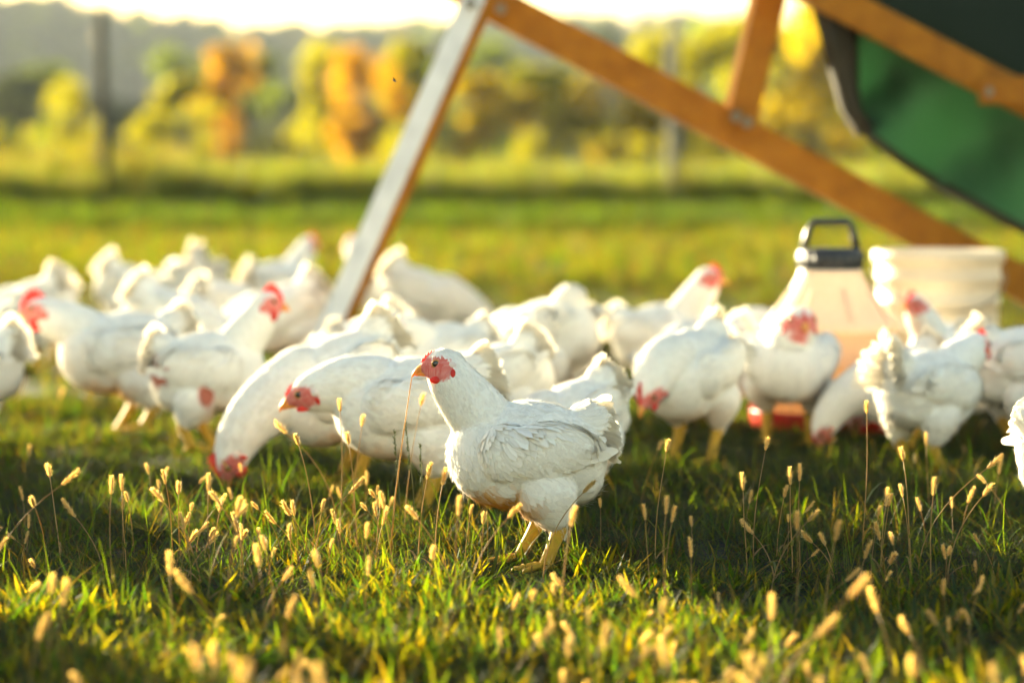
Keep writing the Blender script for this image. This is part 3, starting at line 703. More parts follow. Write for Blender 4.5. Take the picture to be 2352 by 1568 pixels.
def hen(label, root, yaw, pose='alert', s=1.0, lod=1, head_yaw=0.0, comb=0.32, tail=1.0, glow_stain=0.0, bare=0.0, step=0.0, seed=0, head=None, group='white hens of the pasture flock', name='white_hen'):
    r = np.random.default_rng(500 + seed)
    q = POSES[pose]; bp = R(q['bp'])
    Rb = rot_y(bp); piv = np.array([-0.01, 0, 0.19])
    def T(p): return Rb @ (np.asarray(p, float) - piv) + piv
    root_o = empty(name, root, R(yaw), s); tag(root_o, label, 'hen', group)
    if lod: root_o.scale = (s * r.uniform(0.95, 1.06), s * r.uniform(0.93, 1.08), s * r.uniform(0.97, 1.03))
    if glow_stain == 0.0: glow_stain = r.uniform(0.1, 0.65)
    Mh = rot_z(R(head_yaw)) @ rot_y(R(q['hp'])); hc = np.array(head if head else q['head'], float)
    def HT(p): return Mh @ np.asarray(p, float) + hc
    blobs = []   # centre, radii, rotation
    def B(c, rad, rot=None): blobs.append((np.asarray(c, float), np.asarray(rad, float), np.eye(3) if rot is None else rot))
    B(T((0.012, 0, 0.213)), (0.135, 0.098, 0.098), Rb)
    B(T((0.082, 0, 0.212)), (0.078, 0.082, 0.088), Rb)
    B(T((0.045, 0, 0.178)), (0.098, 0.080, 0.066), Rb)
    B(T((-0.062, 0, 0.207)), (0.074, 0.084, 0.086), Rb)
    B(T((-0.070, 0, 0.172)), (0.058, 0.070, 0.056), Rb)
    B(T((-0.100, 0, 0.265)), (0.044, 0.044, 0.044), Rb @ rot_y(R(40)))
    # folded wings
    for sd in (-1, 1):
        B(T((-0.012, sd * 0.092, 0.232)), (0.092, 0.024, 0.050), Rb @ rot_z(R(4 * sd)) @ rot_y(R(4)))
        B(T((0.060, sd * 0.080, 0.225)), (0.045, 0.028, 0.052), Rb)
    # neck
    nb = T((0.082, 0, 0.256)); n0 = unit(q['n0']); nd = Mh @ unit(q['nd'])
    he = HT((-0.014, 0, -0.004)); dist = np.linalg.norm(he - nb)
    neck = bez(nb, nb + n0 * dist * 0.42, he + nd * dist * 0.36, he, np.linspace(0, 1, 13))
    nr = np.interp(np.linspace(0, 1, 13), [0, 0.25, 0.5, 0.78, 0.92, 1], [0.061, 0.056, 0.051, 0.0445, 0.0385, 0.031])
    nk = q.get('nk', 1.0)
    for p, rad, t in zip(neck, nr, np.linspace(0, 1, 13)): rad *= 1 + (nk - 1) * (1 - t); B(p, (rad, rad * 0.95, rad))
    # head
    B(HT((-0.012, 0, -0.003)), (0.034, 0.0225, 0.0255), Mh); B(HT((-0.027, 0, -0.003)), (0.028, 0.0240, 0.027), Mh)
    B(HT((0.010, 0, -0.009)), (0.021, 0.0145, 0.0165), Mh)
    B(HT((-0.008, 0, -0.019)), (0.021, 0.015, 0.013), Mh)
    # thighs and hocks
    hocks = []
    for sd in (-1, 1):
        st_ = step * sd
        kn = T((-0.012 + st_ * 0.25, sd * 0.060, 0.150)); hk = np.array([-0.028 + st_ * 0.75, sd * 0.050, 0.078])
        for t in np.linspace(0, 1, 7):
            rad = np.interp(t, [0, 0.35, 0.75, 1], [0.054, 0.042, 0.021, 0.012]); B(kn * (1 - t) + hk * t, (rad, rad * 0.85, rad))
        hocks.append(hk)
    V = np.concatenate([(ICO_V * b[1]) @ b[2].T + b[0] for b in blobs])
    F = np.concatenate([ICO_F + i * len(ICO_V) for i in range(len(blobs))])
    tmp = fast_mesh('tmp', V, F.ravel(), np.full(len(F), 3))
    md = tmp.modifiers.new('r', 'REMESH'); md.mode = 'VOXEL'; md.voxel_size = 0.0042 if lod == 0 else (0.006 if lod == 1 else 0.009)
    md2 = tmp.modifiers.new('s', 'SMOOTH'); md2.factor = 0.5; md2.iterations = 4 if lod == 0 else 3
    dg = bpy.context.evaluated_depsgraph_get(); me = bpy.data.meshes.new_from_object(tmp.evaluated_get(dg))
    bpy.data.objects.remove(tmp)
    nV = len(me.vertices); co = np.empty(nV * 3, np.float32); me.vertices.foreach_get('co', co); co = co.reshape(-1, 3).astype(float)
    no = np.empty(nV * 3, np.float32); me.vertices.foreach_get('normal', no); no = no.reshape(-1, 3).astype(float)
    # ---- colour of skin, painted belly glow with dirt, and feathers
    def colour(P):
        h = (P - hc) @ Mh     # head frame
        ang = 0.0035 * (np.sin(h[:, 0] * 900 + h[:, 2] * 500) + np.sin(h[:, 2] * 1300))
        e = np.sqrt(((h[:, 0] + 0.003) / 0.029) ** 2 + ((h[:, 2] + 0.008) / 0.0225) ** 2) + ang * 18
        nearhead = np.linalg.norm(h, axis=1) < 0.06
        sk = np.clip((1.08 - e) / 0.16, 0, 1) * nearhead * (np.abs(h[:, 1]) > 0.006)
        front = np.clip((h[:, 0] - 0.008) / 0.01, 0, 1) * nearhead * (h[:, 2] < 0.02)
        sk = np.maximum(sk, front)
        b = (P - piv) @ Rb + piv
        c = np.tile(WHITE, (len(P), 1))
        glow_stn = np.zeros(len(P))
        if glow_stain > 0:
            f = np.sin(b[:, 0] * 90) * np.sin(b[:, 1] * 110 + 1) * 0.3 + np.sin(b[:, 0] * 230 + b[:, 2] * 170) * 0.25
            glow_stn = np.clip(((0.163 + f * 0.022) - b[:, 2]) / 0.028, 0, 1) * np.clip((b[:, 0] + 0.005) / 0.04, 0, 1) * np.clip((0.145 - b[:, 0]) / 0.03, 0, 1) * glow_stain
            c = c * (1 - glow_stn[:, None]) + np.array([0.68, 0.34, 0.06]) * glow_stn[:, None]  # orange glow through the belly feathers painted as colour, mixed with dirt
        br = np.zeros(len(P))
        if bare > 0:
            e1 = np.sqrt(((b[:, 0] + 0.105) / 0.030) ** 2 + ((b[:, 2] - 0.215) / 0.045) ** 2)
            e2 = np.sqrt(((b[:, 0] - 0.01) / 0.022) ** 2 + ((b[:, 2] - 0.165) / 0.035) ** 2)
            br = np.clip((1.1 - np.minimum(e1, e2)) / 0.3, 0, 1) * bare
            c = c * (1 - br[:, None]) + np.array([0.46, 0.14, 0.09]) * br[:, None]
        pale = 0.5 + 0.5 * np.sin(h[:, 0] * 1500 + 3 * np.sin(h[:, 2] * 800)) * np.sin(h[:, 2] * 1700)
        skc = SKIN * (1 - 0.45 * pale[:, None]) + np.array([0.80, 0.50, 0.45]) * 0.45 * pale[:, None]
        c = c * (1 - sk[:, None]) + skc * sk[:, None]
        return c, sk, br
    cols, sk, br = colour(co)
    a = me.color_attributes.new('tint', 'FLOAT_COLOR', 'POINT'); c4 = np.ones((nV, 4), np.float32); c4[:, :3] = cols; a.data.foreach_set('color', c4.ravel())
    me.shade_smooth(); me.materials.clear(); me.materials.append(M_BODY); me.name = 'body'
    body = bpy.data.objects.new('body', me); COL.objects.link(body); body.parent = root_o
    # ---- feathers laid over the surface, pointing from head to tail
    me.calc_loop_triangles(); nt = len(me.loop_triangles); tri = np.empty(nt * 3, np.int32); me.loop_triangles.foreach_get('vertices', tri); tri = tri.reshape(-1, 3)
    A = np.linalg.norm(np.cross(co[tri[:, 1]] - co[tri[:, 0]], co[tri[:, 2]] - co[tri[:, 0]]), axis=1)
    spine = np.concatenate([neck[::-1], [T((0.03, 0, 0.22)), T((-0.05, 0, 0.22)), T((-0.13, 0, 0.25)), T((-0.19, 0, 0.29))]])
    stan = np.gradient(spine, axis=0); stan /= np.linalg.norm(stan, axis=1)[:, None]
    def sample(n):
        k = r.choice(nt, n, p=A / A.sum()); u = r.uniform(size=n); v = r.uniform(size=n); f = u + v > 1; u[f] = 1 - u[f]; v[f] = 1 - v[f]
        t = tri[k]; p = co[t[:, 0]] * (1 - u - v)[:, None] + co[t[:, 1]] * u[:, None] + co[t[:, 2]] * v[:, None]
        nn = no[t[:, 0]] * (1 - u - v)[:, None] + no[t[:, 1]] * u[:, None] + no[t[:, 2]] * v[:, None]
        nn /= np.linalg.norm(nn, axis=1)[:, None] + 1e-9
        d2 = ((p[:, None, :] - spine[None]) ** 2).sum(2); w = 1 / (d2 + 1e-5) ** 2; fl = (w[:, :, None] * stan[None]).sum(1)
        b = (p - piv) @ Rb + piv
        leg = np.clip((0.135 - b[:, 2]) / 0.05, 0, 1) * (b[:, 0] < 0.05)
        fl = fl / np.linalg.norm(fl, axis=1)[:, None] * (1 - leg * 0.8)[:, None] + np.array([-0.25, 0, -1.0]) * leg[:, None]
        fl += np.array([0, 0, -0.25])
        fl -= nn * (fl * nn).sum(1)[:, None]; fl /= np.linalg.norm(fl, axis=1)[:, None] + 1e-9
        hd = np.linalg.norm(p - he, axis=1)
        return p, nn, fl, b, hd
    nf = {0: 14000, 1: 6000, 2: 1900}[lod]
    p, nn, fl, b, hd = sample(nf)
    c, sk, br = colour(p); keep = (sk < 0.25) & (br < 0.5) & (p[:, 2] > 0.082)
    p, nn, fl, b, hd, c = p[keep], nn[keep], fl[keep], b[keep], hd[keep], c[keep]
    n = len(p)
    onneck = np.clip((0.16 - hd) / 0.10, 0, 1)
    wing = ((np.abs(b[:, 1]) > 0.072) & (b[:, 2] > 0.195) & (b[:, 2] < 0.28) & (b[:, 0] < 0.07) & (b[:, 0] > -0.11)).astype(float)
    L = (0.026 * (1 - onneck) + 0.012 * onneck + 0.012 * wing) * r.uniform(0.75, 1.25, n) * (1.25 if lod == 2 else 1.0)
    W = L * (0.40 * (1 - onneck) + 0.26 * onneck) * r.uniform(0.8, 1.2, n) * (1 - 0.15 * wing)
    fl = fl + r.normal(0, 0.16, (n, 3)); fl -= nn * (fl * nn).sum(1)[:, None]; fl /= np.linalg.norm(fl, axis=1)[:, None]
    sdv = np.cross(nn, fl)
    lift = L * np.abs(r.normal(0.006, 0.010, n)); roll = r.normal(0, 0.015, n)
    rows = [(0.0, 0.30, -0.02), (0.35, 0.50, 0.35), (0.75, 0.42, 0.8), (1.0, 0.0, 1.0)]
    VV = []
    for (sp, wd_, lf) in rows:
        ctr = p + fl * (L * sp)[:, None] + nn * (lift * lf + 0.0008 - (L * sp) ** 2 / (2 * (0.085 - 0.04 * onneck)))[:, None]
        if wd_ > 0:
            drop = nn * (W * 0.04)[:, None]; rl = nn * (W * wd_ * roll)[:, None]
            VV += [ctr - sdv * (W * wd_)[:, None] - drop - rl, ctr + sdv * (W * wd_)[:, None] - drop + rl]
        else: VV.append(ctr)
    FV = np.stack(VV, 1).reshape(-1, 3); k = np.arange(n)[:, None] * 7
    loops = np.concatenate([k + np.array([2, 3, 1, 0]), k + np.array([4, 5, 3, 2]), k + np.array([6, 5, 4])], 1).ravel(); sizes = np.tile([4, 4, 3], n)
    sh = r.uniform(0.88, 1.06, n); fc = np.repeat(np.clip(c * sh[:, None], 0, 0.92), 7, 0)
    # fine down that fuzzes the outline
    nh = {0: 9000, 1: 3500, 2: 600}[lod]
    hp_, hn, hf, hb, hhd = sample(nh); hcx, hsk, hbr = colour(hp_); kp = (hsk < 0.3) & (hbr < 0.6) & (hp_[:, 2] > 0.075)
    hp_, hn, hf, hb, hhd, hcx = hp_[kp], hn[kp], hf[kp], hb[kp], hhd[kp], hcx[kp]; m = len(hp_)
    d = hf + hn * r.uniform(0.05, 0.5, m)[:, None] + r.normal(0, 0.25, (m, 3)); d /= np.linalg.norm(d, axis=1)[:, None]
    hl = r.uniform(0.006, 0.016, m) * (0.45 + 0.55 * np.clip(hhd / 0.15, 0, 1)) * np.where(hb[:, 2] < 0.15, 1.5, 1.0); sv = np.cross(d, r.normal(size=(m, 3))); sv /= np.linalg.norm(sv, axis=1)[:, None]
    sv *= np.sign((np.cross(sv, d) * hn).sum(1) + 1e-9)[:, None]
    HV = np.stack([hp_ - sv * 0.00045, hp_ + sv * 0.00045, hp_ + d * hl[:, None]], 1).reshape(-1, 3)
    base = len(FV); FV = np.concatenate([FV, HV]); loops = np.concatenate([loops, base + np.arange(3 * m)]); sizes = np.concatenate([sizes, np.full(m, 3)])
    fc = np.concatenate([fc, np.repeat(hcx, 3, 0)])
    pl = fast_mesh('plumage', FV, loops, sizes, M_COVERT, root_o, smooth=True, cols=fc); pl['kind'] = 'stuff'
    jn = nn + r.normal(0, 0.055, (n, 3)) - fl * 0.03; jn /= np.linalg.norm(jn, axis=1)[:, None]
    vn = np.concatenate([np.repeat(jn, 7, 0), np.repeat(hn, 3, 0)])
    pl.data.normals_split_custom_set_from_vertices(vn.astype(np.float32))
    # ---- long feathers: a wing on each side and the tail fan
    def feather_strip(mb, base, d, side, out, L, W, c, curl=0.12):
        base = Vector(base); d = Vector(d).normalized(); side = Vector(side); side = (side - d * side.dot(d)).normalized(); up = d.cross(side)
        if up.dot(Vector((0, 0, 1))) < 0: up = -up
        Vs = []; Fs = []
        for k_, (t, w_) in enumerate([(0, .18), (.25, .42), (.55, .5), (.82, .44), (.95, .25), (1.0, .06)]):
            ctr = base + d * (L * t) - up * (L * curl * t * t)
            jag = 1 + r.uniform(-0.12, 0.12)
            Vs += [ctr - side * (W * w_ * jag) - up * W * 0.06, ctr + up * W * 0.05, ctr + side * (W * w_ * jag) - up * W * 0.06]
        for i in range(5):
            Fs += [(i * 3, i * 3 + 1, i * 3 + 4, i * 3 + 3), (i * 3 + 1, i * 3 + 2, i * 3 + 5, i * 3 + 4)]
        if out is not None:
            gn = (Vs[1] - Vs[0]).cross(Vs[4] - Vs[0])
            if gn.dot(Vector(out)) < 0: Fs = [f_[::-1] for f_ in Fs]
            jit = np.asarray(out, float) + r.normal(0, 0.06, 3); jit /= np.linalg.norm(jit); NRM.extend([tuple(jit)] * len(Vs))
        mb.add(Vs, Fs, c)
    NRM = []
    for sd in (-1, 1):
        mb = MB(); NRM.clear()
        for row, (z0, x0, x1, nfe, Lw) in enumerate([(0.200, 0.035, -0.085, 8, 0.062), (0.222, 0.045, -0.07, 8, 0.055), (0.245, 0.05, -0.055, 7, 0.046)]):
            for k_ in range(nfe):
                t = k_ / (nfe - 1); x = x0 + (x1 - x0) * t; z = z0 + 0.020 * t + r.normal(0, 0.002)
                yy = sd * (0.105 + 0.003 * row - 0.024 * max(0, t - 0.3) - (0.012 if row == 2 else 0))
                dd = (-1, -sd * 0.20, -0.10 + 0.16 * t + r.normal(0, 0.05))
                feather_strip(mb, T((x, yy, z)), Rb @ np.array(dd), Rb @ np.array((0.05, 0.25 * sd, 1.0)), Rb @ unit((-0.35 * (t - 0.4), sd, 0.15 + 0.28 * row)), Lw * r.uniform(0.85, 1.1), 0.021, tuple(WHITE * r.uniform(0.9, 1.02)), curl=0.05)
        wo = mb.build('wing', M_COVERT, root_o, tint=True); wo.data.normals_split_custom_set_from_vertices(NRM)
    mb = MB(); nt2 = 23
    tl = 0.072 * tail
    for k_ in range(nt2):
        t = (k_ / (nt2 - 1)) * 2 - 1
        sd = 1 if t >= 0 else -1
        el = R(58 - 62 * abs(t)) if tail >= 1 else R(40 - 60 * abs(t))
        dd = np.array((-math.cos(el), 0.28 * t, math.sin(el)))
        for ly in range(2):
            bs = T((-0.084 - 0.012 * abs(t) - 0.006 * ly, 0.026 * t + r.normal(0, .003), 0.278 - 0.045 * abs(t) - 0.006 * ly))
            feather_strip(mb, bs, Rb @ (dd + r.normal(0, 0.03, 3)), Rb @ np.array((0.45, 0.55 * sd, 0.6)), None, tl * r.uniform(0.92, 1.05) * (1 - 0.12 * ly), 0.032, tuple(WHITE * r.uniform(0.92, 1.02)), curl=0.18)
    mb.build('tail', M_FEATHER, root_o, tint=True)
    # ---- head furniture
    hv = (co - hc) @ Mh
    def ysurf(x, z, sd):
        k_ = (np.abs(hv[:, 0] - x) < 0.006) & (np.abs(hv[:, 2] - z) < 0.006) & (hv[:, 1] * sd > 0)
        return float((hv[k_, 1] * sd).mean()) if k_.any() else 0.02
    def Hm(mb): mb.v = [tuple(HT(v)) for v in mb.v]; return mb
    small = comb < 0.3
    ch = 0.012 + 0.022 * comb; x0, x1 = 0.027, (-0.004 if small else -0.012 - 0.012 * comb)
    npt = 6; prof = []
    for k_ in range(npt * 2 + 1):
        t = k_ / (npt * 2); x = x0 + (x1 - x0) * t; base_z = (-0.003 + 0.020 * t) if small else (-0.002 + 0.024 * math.sin(min(1, t * 1.5) * math.pi / 2))
        hh = ch * (math.sin(math.pi * (0.10 + 0.86 * t)) ** 0.7) * (1.0 if k_ % 2 else 0.62)
        prof.append((x - 0.006 * t * comb, base_z + hh, x, base_z - 0.005))
    mb = MB(); Vc = []; Fc = []
    for (xt, zt, xb, zb) in prof:
        wv = 0.0012 * math.sin(xt * 400)
        Vc += [(xb, -0.0034, zb), (xb, 0.0034, zb), (xt, 0.0016 + wv, zt), (xt, -0.0016 + wv, zt)]
    for i in range(len(prof) - 1):
        a_, b2 = i * 4, i * 4 + 4
        Fc += [(a_ + 1, a_ + 2, b2 + 2, b2 + 1), (a_ + 3, a_, b2, b2 + 3), (a_ + 2, a_ + 3, b2 + 3, b2 + 2)]
    Fc += [(0, 1, 2, 3), tuple(len(Vc) - 4 + i for i in (3, 2, 1, 0))]
    mb.add(Vc, Fc); Hm(mb).build('comb', M_COMB, root_o, smooth=False)
    mb = MB()
    mb.tube([(0.014, 0, -0.006), (0.022, 0, -0.009), (0.031, 0, -0.013), (0.039, 0, -0.019), (0.0435, 0, -0.0265)], [0.0105, 0.0092, 0.0068, 0.0040, 0.0008], 10, flat=0.95, up=(0, 1, 0))
    bk = Hm(mb).build('beak', M_BEAK, root_o)
    mb = MB(); mb.tube([(0.010, 0, -0.018), (0.021, 0, -0.0185), (0.030, 0, -0.0205), (0.037, 0, -0.0235)], [0.0085, 0.0068, 0.0042, 0.0010], 8, up=(0, 1, 0)); Hm(mb).build('lower_mandible', M_BEAK, bk)
    wl_ = 0.006 + 0.018 * comb
    for sd in (-1, 1):
        ye = ysurf(0.001, 0, sd); y1 = ysurf(-0.029, -0.003, sd); y2 = ysurf(-0.030, -0.018, sd); y3 = max(0.0095, ysurf(-0.003, -0.026, sd))
        mb = MB(); mb.ellipsoid((-0.003, sd * (y3 - 0.0022), -0.0265 - wl_ * 0.30), (0.0155, 0.0045, wl_ * 0.8), None, 10, 8); Hm(mb).build('wattle', M_COMB, root_o)
        mb = MB(); mb.ellipsoid((0.001, sd * (ye - 0.0006), 0.0), (0.0066, 0.0042, 0.0066), None, 14, 8); ey = Hm(mb).build('eye', M_EYE, root_o)
        mb = MB(); mb.tube([(0.001 + 0.0070 * math.cos(a_), sd * (ye + 0.0008), 0.0068 * math.sin(a_)) for a_ in np.linspace(0, 6.2832, 17)], 0.0012, 6, cap=False, up=(0, 1, 0)); Hm(mb).build('eye_ring', M_IRIS, ey)
        mb = MB(); mb.ellipsoid((-0.029, sd * (y1 - 0.0016), -0.003), (0.0080, 0.0045, 0.0070), None, 10, 8); Hm(mb).build('ear_lobe', M_EAR, root_o)
        mb = MB(); mb.ellipsoid((-0.030, sd * (y2 - 0.0012), -0.018), (0.0050, 0.0045, 0.0095), None, 10, 8); Hm(mb).build('red_lobe', M_COMB, root_o)
    # ---- legs
    for sd, hk in zip((-1, 1), hocks):
        st_ = step * sd
        ft = np.array([0.004 + st_, sd * 0.050, 0.010 + (0.02 if (abs(step) > 0.025 and st_ < 0) else 0)])
        mb = MB(); mid = (hk + ft) / 2
        mb.tube([hk + np.array([-0.002, 0, 0.02]), hk, hk * 0.75 + ft * 0.25, mid, hk * 0.2 + ft * 0.8, ft], [0.0140, 0.0150, 0.0128, 0.0120, 0.0122, 0.0130], 10)
        lg = mb.build('leg', M_LEG, root_o)
        for an, ln in ((-32, 0.052), (0, 0.062), (32, 0.050), (178, 0.024)):
            d_ = np.array([math.cos(R(an)), math.sin(R(an)), 0]); mb = MB()
            mb.tube([ft + np.array([0, 0, 0.002]), ft + d_ * ln * 0.35 + np.array([0, 0, 0.003]), ft + d_ * ln * 0.75 - np.array([0, 0, 0.002]), ft + d_ * ln * 0.9 - np.array([0, 0, 0.002]), ft + d_ * ln - np.array([0, 0, 0.007])], [0.0078, 0.0062, 0.0052, 0.0042, 0.0012], 7)
            mb.build('toe', M_LEG, lg)
    return root_o

HENS = [
    # label, px, distance, yaw, pose, scale, lod, extras
    ('sharp white hen standing in profile facing left in the middle, head raised', 1226, 4.42, 184, 'alert', 1.0, 0, dict(comb=0.16, glow_stain=1.0, tail=0.96, step=-0.02)),
    ('white hen with lowered head facing left, just behind the sharp middle hen', 968, 5.12, 184, 'low', 1.10, 1, dict(comb=0.12, glow_stain=0.35)),
    ('large white hen stretched down to peck the grass at centre left', 800, 5.60, 200, 'peck', 1.16, 1, dict(comb=0.5, glow_stain=0.6)),
    ('white hen cut off by the right edge of the picture, walking right', 2500, 4.52, 8, 'alert', 1.0, 1, dict(step=0.045, tail=0.55)),
    ('white hen with red bare patches and raised red comb, facing right at left', 466, 6.12, 6, 'alert', 1.04, 1, dict(comb=0.75, bare=1.0, step=0.03)),
    ('big white hen with tall red comb and red wattles, facing left at far left', 300, 6.62, 188, 'mid', 1.17, 1, dict(comb=1.0, step=-0.03)),
    ('white hen cut off by the left edge of the picture, only its tail end showing', -66, 6.40, 176, 'low', 1.05, 2, {}),
    ('white hen with its head low behind the pecking hen, red face turned left', 1032, 6.75, 214, 'mid', 0.98, 1, dict(comb=0.2)),
    ('white hen hidden behind the middle hens with its frilled tail fan raised', 1158, 6.0, 176, 'peck', 0.95, 1, {}),
    ('white hen crouching low behind the tail of the sharp middle hen', 1335, 5.30, 204, 'peck', 0.86, 1, {}),
    ('domed white hen bent over right of the middle, rump towards the sun', 1262, 7.0, 146, 'peck', 1.2, 1, dict(tail=0.5)),
    ('white hen with upright neck looking right, in front of the sunny grass', 1512, 7.6, -20, 'tall', 1.03, 1, dict(comb=0.35)),
    ('white hen with red face held low, behind the round hen facing the camera', 1640, 6.85, 222, 'low', 1.0, 1, dict(comb=0.25)),
    ('round white hen with bowed head turned left, right of the sharp middle hen', 1592, 5.90, 236, 'down', 1.08, 1, dict(comb=0.3)),
    ('white hen facing the camera in front of the tall waterer', 1812, 6.32, 264, 'mid', 1.06, 1, dict(comb=0.25, head_yaw=12, head=(0.14, 0.03, 0.325))),
    ('white hen bending to drink at the red tray of the waterer', 2085, 6.2, 186, 'peck', 0.86, 1, dict(comb=0.2)),
    ('white hen with sunlit upright tail and orange comb, facing right at right', 2124, 5.75, 40, 'mid', 1.0, 1, dict(comb=0.32, tail=1.5)),
    ('white hen at the right edge behind the hen with the sunlit tail', 2352, 6.15, 12, 'low', 1.08, 1, {}),
    ('white hen with raised neck in front of the ribbed bucket', 2190, 7.0, 212, 'alert', 0.93, 2, {}),
    ('white hen bent down between the waterer and the hen with sunlit tail', 2165, 6.45, 170, 'peck', 0.92, 2, {}),
    ('white hen peeping out on the left side of the waterer', 1802, 7.55, 200, 'low', 1.0, 2, {}),
    ('white hen bent over behind the big hen with the tall comb', 92, 8.6, 160, 'peck', 1.08, 2, {}),
    ('white hen bent over far back at left, lowest dome of the rear row', 288, 10.2, 22, 'peck', 1.05, 2, {}),
    ('white hen feeding above the back of the big hen with the tall comb', 370, 8.0, 10, 'peck', 1.10, 2, {}),
    ('white hen with its rump raised at the rear of the left group', 452, 10.2, 100, 'peck', 1.2, 2, {}),
    ('white hen facing away behind the hen with bare patches', 500, 8.7, 62, 'down', 1.06, 2, {}),
    ('white hen with raised head at the very back of the left group', 634, 10.4, 40, 'alert', 1.08, 2, {}),
    ('shaded white hen feeding directly left of the whitewashed strut', 668, 8.3, 188, 'peck', 1.10, 2, {}),
    ('shaded white hen feeding just behind the whitewashed strut', 952, 9.5, 4, 'peck', 1.12, 2, {}),
    ('small white hen showing only its lit rump above the pecking hen', 768, 7.1, 92, 'peck', 0.78, 2, {}),
    ('white hen crouched at the foot of the whitewashed strut', 858, 7.25, 170, 'peck', 0.93, 2, {}),
    ('white hen peeping from behind the left side of the whitewashed strut', 862, 10.9, 130, 'alert', 1.0, 2, {}),
    ('white hen just outside the left edge, nearest the camera', -690, 4.35, 20, 'alert', 1.0, 2, {}),
    ('white hen just outside the left edge beside the long grass shadow', -420, 5.35, 170, 'alert', 1.05, 2, {}),
    ('white hen outside the left edge, second from the flock', -520, 6.0, 40, 'peck', 1.1, 2, {}),
    ('white hen outside the left edge, farthest to the side', -800, 5.5, 190, 'mid', 1.08, 2, {}),
    ('white hen outside the left edge behind the others', -360, 6.7, 120, 'alert', 1.0, 2, {}),
]
for i, (lab, px, Y, yaw, pose, s, lod, kw) in enumerate(HENS):
    p = on_ground(px, Y); p.z -= 0.002
    hen(lab, p, yaw, pose, s, lod, seed=i, **kw)

# ------------------------------------------------------------------ foxtail grass
def foxtail_meshes(seed, L, bend):
    """stem from (0,0,0); returns stem mesh and seed head mesh; tip bends forward along +x"""
    r = np.random.default_rng(900 + seed)
    n = 9; pts = []
    for k in range(n):
        t = k / (n - 1); pts.append(Vector((bend * L * t ** 2.0, 0.01 * math.sin(t * 5 + seed) * L, L * t * (1 - 0.25 * bend * t))))
    mb = MB(); mb.tube(pts, [0.0014 - 0.0007 * k / (n - 1) for k in range(n)], 5, c=(0.30, 0.20, 0.06))
    # two narrow leaves on the stem
    for lf in range(2):
        b0 = pts[1 + lf * 2]; an = r.uniform(0, 6.28); l = L * r.uniform(0.3, 0.5); d = Vector((math.cos(an), math.sin(an), 0)); sd = Vector((-d.y, d.x, 0))
        Vs = []; Fs = []
        for k in range(5):
            t = k / 4; c = b0 + d * (l * t * 0.7) + Vector((0, 0, l * (0.75 * t - 0.55 * t * t))); w = 0.0028 * (1 - t) ** 0.6
            Vs += [c - sd * w, c + sd * w]
        for k in range(4): Fs.append((2 * k, 2 * k + 1, 2 * k + 3, 2 * k + 2))
        mb.add(Vs, Fs, (0.12, 0.14, 0.03) if lf else (0.26, 0.17, 0.05))
    stem = mb.build('stem_source', M_STEM, tint=True)
    # head
    d = (pts[-1] - pts[-2]).normalized(); hl = r.uniform(0.022, 0.042); base = pts[-1]
    a = d.orthogonal().normalized(); b = d.cross(a)
    mh = MB(); K = 9
    mh.tube([base + d * (hl * k / (K - 1)) + a * (0.10 * hl * (k / (K - 1)) ** 2) for k in range(K)], [0.0021 * math.sin(math.pi * (0.10 + 0.885 * k / (K - 1))) ** 0.7 for k in range(K)], 7, c=(0.50, 0.40, 0.18))
    for k in range(165):
        t = r.uniform(0, 1); an = r.uniform(0, 6.28); o_ = a * math.cos(an) + b * math.sin(an)
        p = base + d * (hl * t) + a * (0.10 * hl * t * t) + o_ * 0.0016
        q = (o_ * r.uniform(0.5, 0.95) + d * r.uniform(0.6, 1.1)).normalized(); l = r.uniform(0.006, 0.0125) * math.sin(math.pi * (0.14 + 0.78 * t)) ** 0.6; sd = q.cross(d).normalized()
        w = 0.00062
        mh.add([p - sd * w, p + sd * w, p + q * l], [(0, 1, 2)], (0.74, 0.58, 0.28))
    for k in range(46):  # plump grains
        t = (k + 0.5) / 46; an = k * 2.4; o_ = a * math.cos(an) + b * math.sin(an); p = base + d * (hl * t) + a * (0.10 * hl * t * t) + o_ * 0.0024 * math.sin(math.pi * (0.12 + 0.84 * t))
        mh.ellipsoid(p, (0.0009, 0.0009, 0.0017), None, 4, 3, col=(0.58, 0.46, 0.22))
    head = mh.build('head_source', M_SEED, tint=True)
    source(stem); source(head)
    return stem.data, head.data, base + d * hl * 0.5
FOX = [foxtail_meshes(i, 1.0, 0) if False else foxtail_meshes(i, L, bd) for i, (L, bd) in enumerate([(0.10, 0.15), (0.10, 0.5), (0.14, 0.1), (0.14, 0.45), (0.18, 0.1), (0.18, 0.4), (0.23, 0.15), (0.23, 0.55), (0.28, 0.12), (0.07, 0.3)])]
FOX_L = [0.10, 0.10, 0.14, 0.14, 0.18, 0.18, 0.23, 0.23, 0.28, 0.07]
